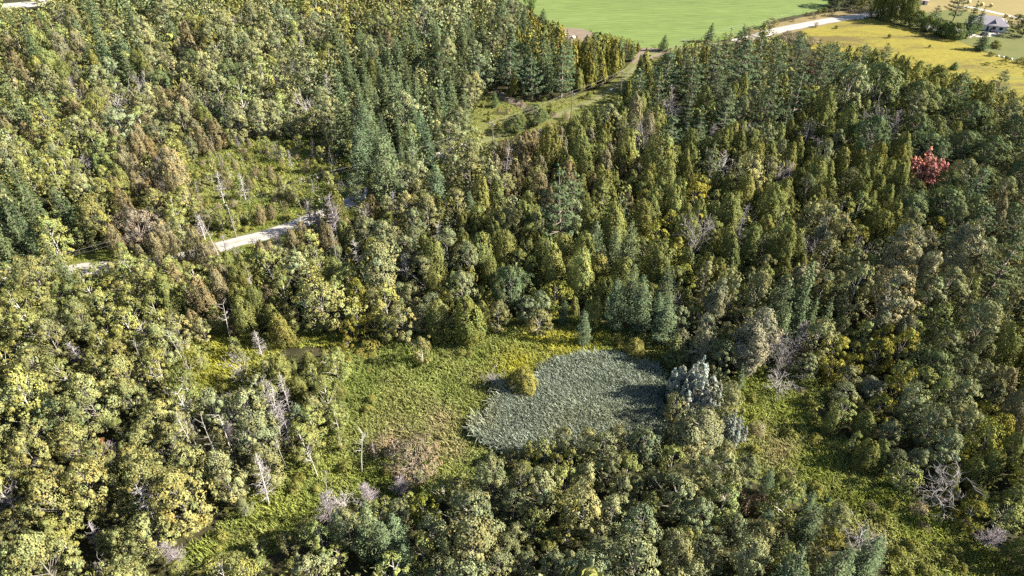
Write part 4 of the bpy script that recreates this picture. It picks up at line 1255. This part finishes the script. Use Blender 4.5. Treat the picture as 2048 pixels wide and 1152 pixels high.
def tufts(x, y, h, rad, tint, per, size, rng, jit=0.5):
    """low leafy mounds"""
    n = len(x)
    d = unit(rng.normal(size=(n, per, 3))); d[..., 2] = np.abs(d[..., 2])
    h = np.broadcast_to(h, (n,)); rad = np.broadcast_to(rad, (n,))
    R3 = np.stack([rad, rad, h], 1)[:, None, :]
    pos = np.stack([x, y, np.full(n, 0.05)], 1)[:, None] + d * R3 * rng.uniform(0.6, 1.05, (n, per, 1))
    nr = d + jit * 0.6 * rng.normal(size=d.shape) + np.array([0, 0, 0.35])
    V, Q = cards(pos.reshape(-1, 3), nr.reshape(-1, 3), size, 0.7, rng)
    T = tint[:, None, :] * np.clip(1 + 0.2 * rng.normal(size=(n, per, 1)), 0.5, 1.6)
    return V, Q, np.repeat(T.reshape(-1, 3), 4, 0)


def blades(x, y, L, width, tint, per, rng, lean=0.35, wind=(0, 0), spread=0.25):
    n = len(x)
    x = np.repeat(x, per) + spread * rng.normal(size=n * per); y = np.repeat(y, per) + spread * rng.normal(size=n * per)
    L = np.repeat(np.broadcast_to(L, (n,)), per) * rng.uniform(0.7, 1.2, n * per)
    a = rng.uniform(0, 6.283, n * per)
    l = np.abs(rng.normal(size=n * per)) * lean
    dx = np.cos(a) * l + wind[0]; dy = np.sin(a) * l + wind[1]
    p0 = np.stack([x, y, np.zeros_like(x)], 1)
    p1 = p0 + np.stack([dx * .35, dy * .35, np.full_like(x, .6)], 1) * L[:, None]
    p2 = p0 + np.stack([dx * 1.1, dy * 1.1, np.full_like(x, 1.0) - 0.25 * np.hypot(dx, dy)], 1) * L[:, None]
    wv = np.stack([-np.sin(a), np.cos(a), np.zeros_like(x)], 1) * width / 2
    V = np.stack([p0 - wv, p0 + wv, p1 - wv, p1 + wv, p2 - wv * .35, p2 + wv * .35], 1).reshape(-1, 3)
    b = (np.arange(len(x)) * 6)[:, None]
    Q = np.concatenate([b + np.array([[0, 1, 3, 2]]), b + np.array([[2, 3, 5, 4]])], 1).reshape(-1, 4)
    T = np.repeat(tint, per, 0) * np.clip(1 + 0.22 * rng.normal(size=(n * per, 1)), 0.45, 1.7)
    return V, Q, np.repeat(T, 6, 0)


rg = np.random.default_rng(5)
# reeds
x, y = scatter(grow(REEDS, 3.0), 12500, rg)
kk = vnoise(x, y, 3.0, 4)
edge = inside(grow(REEDS, -4.0), x, y)
mid = inside(grow(REEDS, -1.0), x, y)
k5 = vnoise(x, y, 4.5, 44)
g = rg.uniform(size=len(x)) < np.where(edge, 0.5 + 0.6 * kk, np.where(mid, 1.6 * k5 - 0.25, 1.0 * k5 - 0.72))
x, y = x[g], y[g]
n1 = vnoise(x, y, 5, 2)[:, None]
tint = np.array([[0.182, 0.212, 0.168]]) * (0.8 + 0.42 * n1) + np.array([[0.05, 0.03, -0.01]]) * np.clip(vnoise(x, y, 7, 9)[:, None] - 0.6, 0, 1) * 2
stuff("reeds", *blades(x, y, 1.7 + 0.9 * n1[:, 0], 0.14, tint, 5, rg, 0.42, (-0.10, -0.05), 0.34), M_REED, "dense blue green reed bed filling the marsh hollow", "reeds")

# meadow weeds: mounds and grass, tinted by place
YELLOW_SPOTS = [(1135, 690, 60, 40), (1080, 670, 40, 18), (440, 730, 75, 60), (500, 690, 60, 25), (450, 650, 22, 20), (1040, 735, 50, 30), (1180, 680, 40, 20), (640, 690, 60, 16), (1270, 735, 30, 14)]
STRAW_SPOTS = [(880, 850, 40, 40), (1560, 905, 50, 45), (1500, 870, 30, 20), (800, 880, 50, 40), (1450, 905, 25, 15), (900, 900, 40, 25), (1740, 1080, 60, 40)]
LIME_SPOTS = [(600, 320, 90, 40), (1500, 840, 35, 40), (1640, 930, 60, 40), (1740, 1000, 60, 40), (1580, 830, 40, 40), (1520, 745, 40, 25), (1490, 790, 30, 30), (690, 940, 90, 25), (560, 1020, 90, 40), (760, 960, 70, 16), (1840, 1060, 90, 40), (1960, 1120, 60, 30), (620, 690, 40, 12), (430, 1100, 60, 20), (1340, 715, 30, 10)]


def spot(px, py, spots):
    w = np.zeros(len(px))
    for a, b, ra, rb in spots:
        w = np.maximum(w, np.exp(-(((px - a) / ra) ** 2 + ((py - b) / rb) ** 2)))
    return w


def meadow_tint(x, y, rng):
    px, py, _ = project(x, y, np.zeros(len(x)))
    n = vnoise(x, y, 6, 21)[:, None]; n2 = vnoise(x, y, 2.2, 22)[:, None]
    t = np.array([[0.138, 0.174, 0.046]]) * (1 - n) + np.array([[0.192, 0.200, 0.070]]) * n
    t = t * (0.72 + 0.56 * n2)
    for sp_, c in ((YELLOW_SPOTS, (0.30, 0.288, 0.045)), (STRAW_SPOTS, (0.25, 0.215, 0.12)), (LIME_SPOTS, (0.185, 0.212, 0.048))):
        w = np.clip(spot(px, py, sp_) * (0.75 + 0.6 * (n2[:, 0] - 0.3)), 0, 1)[:, None]
        t = t * (1 - w) + np.array([c]) * w
    return t


parts_ = []
for poly, n in ((MEADOW, 5400), (STREAM, 5400), (GLADE, 2600), (GOLD, 3200), (CLEAR, 2200), (BRUSH, 3000)):
    x, y = scatter(grow(poly, 4.0), n, rg, (grow(REEDS, -3.0),))
    if poly is CLEAR:
        dr = np.array([((ROADC - np.array([a, b])) ** 2).sum(1).min() for a, b in zip(x, y)])
        x, y = x[dr > 6], y[dr > 6]
    t = meadow_tint(x, y, rg)
    parts_.append(tufts(x, y, 0.25 + 1.0 * vnoise(x, y, 2.6, 6) ** 2, 0.62, t, 6, 0.40, rg))
for pxs in SEEN_PX[4:8]:
    x, y = scatter(grow(P2(pxs), 3.5), 1400, rg, [grow(p_, 4.0) for p_ in (MEADOW, STREAM, GLADE, GOLD)])
    parts_.append(tufts(x, y, 0.3 + 0.9 * vnoise(x, y, 2.6, 6) ** 2, 0.65, meadow_tint(x, y, rg), 6, 0.42, rg))
V, Q, T = join(parts_)
stuff("meadow_weeds", V, Q, T, M_WEED, "leafy green and yellow weeds covering the open meadows", "weeds")
parts_ = []
for poly, n in ((MEADOW, 4600), (STREAM, 3400), (GLADE, 1000), (GOLD, 1000), (BRUSH, 900)):
    x, y = scatter(grow(poly, 4.0), n, rg, (grow(REEDS, -4.0),))
    t = meadow_tint(x, y, rg) * 1.1
    parts_.append(blades(x, y, 0.6 + 1.1 * vnoise(x, y, 4, 61), 0.12, t, 4, rg, 0.5, (-0.1, 0), 0.32))
V, Q, T = join(parts_)
stuff("meadow_grass", V, Q, T, M_WEED, "tall bent grass between the meadow weeds", "grass")

# verge weeds beside the sunlit road
c = RC1
k = rg.integers(0, len(c) - 1, 6500); f = rg.uniform(size=6500)
base = c[k] * (1 - f)[:, None] + c[k + 1] * f[:, None]
d = unit(c[k + 1] - c[k]); off = rg.uniform(3.7, 9.5, 6500) * rg.choice([-1, 1], 6500)
x = base[:, 0] - d[:, 1] * off; y = base[:, 1] + d[:, 0] * off
t = meadow_tint(x, y, rg) * np.array([[1.15, 1.2, .9]])
stuff("verge_weeds", *tufts(x, y, 0.2 + 0.5 * vnoise(x, y, 3, 8), 0.45, t, 6, 0.3, rg), M_WEED, "bright weeds along both sides of the gravel road", "weeds")

# undergrowth on the forest floor
n = 15000
y = rg.uniform(40, 430, n); x = rg.uniform(-1, 1, n) * ((y * CT + CAM_H * ST) * 1024 / FPX + 20)
k = np.ones(n, bool)
for poly in OPEN:
    k &= ~inside(poly, x, y)
rd = np.full(n, 1e9)
for i in range(0, len(ROADC), 2):
    rd = np.minimum(rd, (x - ROADC[i, 0]) ** 2 + (y - ROADC[i, 1]) ** 2)
k &= rd > 25
x, y = x[k], y[k]
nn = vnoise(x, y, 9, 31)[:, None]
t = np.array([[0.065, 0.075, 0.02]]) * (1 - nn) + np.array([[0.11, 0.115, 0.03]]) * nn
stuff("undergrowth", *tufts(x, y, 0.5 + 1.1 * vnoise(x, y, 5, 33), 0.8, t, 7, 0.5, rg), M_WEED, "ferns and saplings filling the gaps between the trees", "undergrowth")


# ------------------------------------------------------------------ made things
def box(bmv, x0, x1, y0, y1, z0, z1):
    V, F = bmv
    o = len(V)
    V += [(x0, y0, z0), (x1, y0, z0), (x1, y1, z0), (x0, y1, z0), (x0, y0, z1), (x1, y0, z1), (x1, y1, z1), (x0, y1, z1)]
    F += [tuple(i + o for i in f) for f in ((0, 3, 2, 1), (4, 5, 6, 7), (0, 1, 5, 4), (1, 2, 6, 5), (2, 3, 7, 6), (3, 0, 4, 7))]
    return bmv


def mesh(name, V, F, mat, parent=None, smooth=False):
    me = bpy.data.meshes.new(name); me.from_pydata(V, [], F); me.materials.append(mat); me.update()
    if smooth:
        for p in me.polygons:
            p.use_smooth = True
    o = bpy.data.objects.new(name, me); COL.objects.link(o)
    if parent:
        o.parent = parent
    return o


def thing(name, label, cat, loc=(0, 0, 0), rz=0.0, group=None):
    o = bpy.data.objects.new(name, None); COL.objects.link(o)
    o.location = loc; o.rotation_euler = (0, 0, rz); o["label"] = label; o["category"] = cat
    if group:
        o["group"] = group
    return o


def tube_obj(name, segs, mat, parent=None, sides=8):
    V, Q = tubes(segs, sides)
    V = [tuple(v) for v in V]; F = [tuple(int(i) for i in q) for q in Q]
    n = len(segs)
    for i in range(n):
        b = i * 2 * sides
        F.append(tuple(range(b + sides - 1, b - 1, -1))); F.append(tuple(range(b + sides, b + 2 * sides)))
    return mesh(name, V, F, mat, parent)


M_POLE = plain("weathered_pole", (0.15, 0.13, 0.115))
M_WIRE = plain("aluminium_cable", (0.12, 0.12, 0.12), 0.5)
M_CERAM = plain("insulator", (0.55, 0.55, 0.52), 0.3)
M_ROOF = plain("grey_shingle", (0.225, 0.21, 0.235), 0.9, scale=1.0)
M_WALL = plain("pale_siding", (0.62, 0.59, 0.55), 0.8)
M_GLASS = plain("dark_glass", (0.03, 0.035, 0.045), 0.15)
M_CARP = plain("dark_paint", (0.05, 0.045, 0.07), 0.3)
M_CARW = plain("white_paint", (0.7, 0.7, 0.68), 0.3)
M_TYRE = plain("rubber", (0.02, 0.02, 0.02), 0.8)
M_BALE = plain("straw_bale", (0.42, 0.33, 0.16), 0.95, scale=5)
M_ROCK = plain("pale_stone", (0.45, 0.42, 0.38), 0.9, scale=2)

POLE_H = 10.5
ptop = [(-330, 640), (18, 538), (454, 412), (632, 350), (825, 302), (985, 245), (1145, 184), (1245, 143), (1368, 80), (1464, 55), (1600, 22)]
pl = [at(a, b, POLE_H) for a, b in ptop]
plab = [None, "utility pole at the picture edge among spruces", "utility pole standing on the verge of the gravel road", "utility pole with crossarm in front of the brush clearing",
        "utility pole rising from the aspens below the spruce stand", "utility pole at the near end of the clearing", "tall utility pole standing in the road clearing", "utility pole where the road enters the shade",
        "utility pole at the near corner of the crop", "utility pole beside the upper road bushes", None]
ends = []
for i, (x, y) in enumerate(pl):
    a = pl[max(0, i - 1)]; b = pl[min(len(pl) - 1, i + 1)]
    ang = math.atan2(b[1] - a[1], b[0] - a[0])
    c_, s_ = math.cos(ang), math.sin(ang)
    ends.append([(x - s_ * o, y + c_ * o, POLE_H - 0.12 + (0.5 if o == 0 else 0)) for o in (-1.1, 0.0, 1.1)])
    if plab[i] is None:
        continue
    t = thing("utility_pole", plab[i], "utility pole", (x, y, 0), ang, "poles carrying the power cables")
    tube_obj("pole", [((0, 0, -0.3), (0, 0, POLE_H + 0.1), 0.19, 0.13)], M_POLE, t, 10)
    b = ([], []); box(b, -0.08, 0.08, -1.25, 1.25, POLE_H - 0.62, POLE_H - 0.44); mesh("crossarm", *b, M_POLE, t)
    for o in (-1.1, 1.1):
        tube_obj("insulator", [((0, o, POLE_H - 0.44), (0, o, POLE_H - 0.1), 0.07, 0.05)], M_CERAM, t, 8)
    tube_obj("insulator", [((0, 0, POLE_H + 0.1), (0, 0, POLE_H + 0.4), 0.07, 0.05)], M_CERAM, t, 8)
WN = ["near-side", "middle", "far-side"]
for w in range(3):
    segs = []
    for i in range(len(ends) - 1):
        p, q = np.array(ends[i][w]), np.array(ends[i + 1][w])
        L = np.linalg.norm(q - p); sag = min(1.4, L * 0.016)
        prev = p
        for k in range(1, 13):
            f = k / 12
            c = p + (q - p) * f - np.array([0, 0, 4 * sag * f * (1 - f)])
            segs.append((prev, c, 0.016, 0.016)); prev = c
    V, Q = tubes(segs, 5)
    o = mesh("power_cable", [tuple(v) for v in V], [tuple(int(i) for i in q) for q in Q], M_WIRE)
    o["label"] = f"{WN[w]} strand of the power cables strung over the gravel road"; o["category"] = "cable"; o["group"] = "power cables"

# pole by the house
x, y = at(1919, 80)
t = thing("utility_pole", "bare grey pole in front of the tall spruce by the house", "utility pole", (x, y, 0), 0.4)
tube_obj("pole", [((0, 0, -0.3), (0, 0, 9.0), 0.17, 0.12)], M_WIRE, t, 10)
b = ([], []); box(b, -0.5, 0.5, -0.06, 0.06, 8.5, 8.62); mesh("crossarm", *b, M_WIRE, t)

# house
hx_, hy_ = at(1972, 56)
house = thing("house", "grey hip-roofed house half hidden by tall spruces", "house", (hx_, hy_, 0), -0.45)
b = ([], []); box(b, -8, 8, -4.5, 4.5, 0, 2.9); wall_o = mesh("wall", *b, M_WALL, house)
V = [(-8.6, -5.1, 2.85), (8.6, -5.1, 2.85), (8.6, 5.1, 2.85), (-8.6, 5.1, 2.85), (-4.2, 0, 5.9), (4.2, 0, 5.9), (-8.6, -5.1, 2.7), (8.6, -5.1, 2.7), (8.6, 5.1, 2.7), (-8.6, 5.1, 2.7)]
F = [(0, 1, 5, 4), (1, 2, 5), (2, 3, 4, 5), (3, 0, 4), (6, 7, 1, 0), (7, 8, 2, 1), (8, 9, 3, 2), (9, 6, 0, 3), (9, 8, 7, 6)]
roof = mesh("roof", V, F, M_ROOF, house)
mesh("dormer", [(1.2, -3.9, 3.62), (3.2, -3.9, 3.62), (2.2, -3.9, 5.0), (2.2, -1.5, 5.0), (1.2, -3.2, 3.9), (3.2, -3.2, 3.9)],
     [(0, 1, 2), (0, 2, 3, 4), (1, 5, 3, 2)], M_ROOF, roof)
mesh("dormer_window", [(1.6, -3.93, 3.72), (2.8, -3.93, 3.72), (2.2, -3.93, 4.6)], [(0, 1, 2)], M_GLASS, roof)
b = ([], []); box(b, -3.2, -2.5, 0.6, 1.3, 4.8, 6.7); mesh("chimney", *b, M_ROCK, roof)
for k, wx in enumerate((-6, -3.2, 2.6, 5.6)):
    b = ([], []); box(b, wx - 0.7, wx + 0.7, -4.56, -4.49, 1.0, 2.2); w_ = mesh("window", *b, M_GLASS, house)
    b = ([], []); box(b, wx - 0.85, wx + 0.85, -4.62, -4.5, 0.86, 0.97); mesh("sill", *b, M_CARW, w_)
for wy in (-2.2, 2.2):
    b = ([], []); box(b, 7.99, 8.06, wy - 0.7, wy + 0.7, 1.0, 2.2); mesh("window", *b, M_GLASS, house)
b = ([], []); box(b, -0.5, 0.5, -4.57, -4.49, 0.02, 2.1); dr = mesh("door", *b, M_CARP, house)
b = ([], []); box(b, 0.28, 0.38, -4.64, -4.57, 1.0, 1.1); mesh("handle", *b, M_CERAM, dr)

DRIVE = P2([(1950, 74), (1968, 62), (1990, 52), (2008, 57), (2004, 66), (1988, 72), (1972, 75)])
sheet("driveway", DRIVE, 0.10, M_GRAVEL, 0.3, 20, "pale gravel forecourt before the grey roofed house")
DRIVE2 = P2([(1845, 50), (1880, 52), (1905, 56), (1935, 60), (1952, 70), (1940, 76), (1915, 68), (1880, 66), (1846, 57)])
sheet("driveway", DRIVE2, 0.095, M_GRAVEL, 0.3, 21, "pale gravel drive behind the low hedge")


def car(px, py, rz, paint, label):
    x, y = at(px, py)
    t = thing("parked_car", label, "car", (x, y, 0.1), rz, "cars parked by the house")
    prof = [(-2.2, .35), (-2.25, .75), (-1.9, .92), (-0.9, .95), (0.9, .98), (1.7, .9), (2.15, .75), (2.2, .4)]
    V, F = [], []
    for (px_, pz) in prof:
        V += [(px_, -0.86, pz), (px_, 0.86, pz)]
    n_ = len(prof)
    for i in range(n_ - 1):
        F.append((2 * i, 2 * i + 2, 2 * i + 3, 2 * i + 1))
    F.append(tuple(2 * i for i in range(n_ - 1, -1, -1))); F.append(tuple(2 * i + 1 for i in range(n_)))
    F.append((0, 1, 2 * n_ - 1, 2 * n_ - 2))
    mesh("body", V, F, paint, t)
    V = [(-1.7, -.8, .94), (1.1, -.8, .97), (1.1, .8, .97), (-1.7, .8, .94), (-1.2, -.62, 1.42), (0.35, -.62, 1.45), (0.35, .62, 1.45), (-1.2, .62, 1.42)]
    mesh("window", V, [(0, 1, 5, 4), (1, 2, 6, 5), (2, 3, 7, 6), (3, 0, 4, 7)], M_GLASS, t)
    mesh("roof", [(-1.2, -.62, 1.43), (0.35, -.62, 1.46), (0.35, .62, 1.46), (-1.2, .62, 1.43)], [(0, 1, 2, 3)], paint, t)
    for wx in (-1.35, 1.35):
        for wy in (-0.8, 0.8):
            tube_obj("wheel", [((wx, wy - .1, .33), (wx, wy + .1, .33), .33, .33)], M_TYRE, t, 12)


car(1968, 70, 0.55, M_CARP, "dark car parked on the forecourt before the house")
car(1983, 63, 1.2, M_CARP, "second dark car parked nearer the house wall")
car(1893, 59, -0.2, M_CARP, "dark car parked on the drive behind the low hedge")

# shed
x, y = at(1846, 8)
shed = thing("garden_shed", "small pinkish roofed shed behind the tall hedge", "shed", (x, y, 0), -0.4)
b = ([], []); box(b, -2, 2, -1.5, 1.5, 0, 2.2); mesh("wall", *b, M_WALL, shed)
mesh("roof", [(-2.2, -1.7, 2.15), (2.2, -1.7, 2.15), (2.2, 1.7, 2.15), (-2.2, 1.7, 2.15), (-2.2, 0, 3.2), (2.2, 0, 3.2)],
     [(0, 1, 5, 4), (2, 3, 4, 5), (1, 2, 5), (3, 0, 4), (3, 2, 1, 0)], plain("pink_roof", (0.4, 0.3, 0.29)), shed)
b = ([], []); box(b, -0.5, 0.5, -1.56, -1.49, 0.02, 1.9); mesh("door", *b, M_CARP, shed)

# bales
for i, (px, py, lab) in enumerate([(1937, 7, "round straw bale nearest the tall open pine"), (1963, 12, "round straw bale second from the tall open pine"),
                                  (1981, 14, "round straw bale farthest along the row above the lane"), (2011, 35, "lone round straw bale below the farm lane")]):
    x, y = at(px, py)
    segs = [((-0.75, 0, 0.83), (-0.68, 0, 0.83), 0.76, 0.83), ((-0.68, 0, 0.83), (0.68, 0, 0.83), 0.83, 0.83), ((0.68, 0, 0.83), (0.75, 0, 0.83), 0.83, 0.76)]
    o = tube_obj("straw_bale", segs, M_BALE, None, 20)
    o.location = (x, y, 0.05); o.rotation_euler = (0, 0, 0.4 + i * 0.35)
    o["label"] = lab; o["category"] = "bale"; o["group"] = "straw bales on the stubble"

# boulders
rb = np.random.default_rng(77)
for px, py, s, lab in [(1128, 73, 1.5, "pale boulder at the end of the dirt patch"), (1147, 76, 1.2, "smaller pale boulder beside the dirt patch"),
                       (1996, 113, .8, "first pale stone on the lawn boundary"), (2006, 115, .7, "second pale stone on the lawn boundary"), (2022, 119, .8, "third pale stone on the lawn boundary"),
                       (1716, 38, .7, "pale stone at the corner of the yellow field and road"), (1724, 38, .6, "pale stone beside the hedge at the road end"), (1222, 180, 1.0, "pale rock in the mown part of the road clearing")]:
    V, F = [], []
    nu, nv = 8, 5
    for j in range(nv):
        for i in range(nu):
            th = math.pi * (j + 0.35) / (nv - 0.3); a = 2 * math.pi * i / nu; q = s * rb.uniform(0.8, 1.15)
            V.append((q * math.sin(th) * math.cos(a), q * 0.8 * math.sin(th) * math.sin(a), q * 0.6 * math.cos(th) + 0.3 * s))
    for j in range(nv - 1):
        for i in range(nu):
            F.append((j * nu + i, (j + 1) * nu + i, (j + 1) * nu + (i + 1) % nu, j * nu + (i + 1) % nu))
    F.append(tuple(range(nu)))
    o = mesh("boulder", V, F, M_ROCK); x, y = at(px, py); o.location = (x, y, 0)
    o["label"] = lab; o["category"] = "boulder"; o["group"] = "pale boulders"

tri = sum(len(m_.polygons) for m_ in bpy.data.meshes)
print("mesh faces", tri, "objects", len(bpy.data.objects))
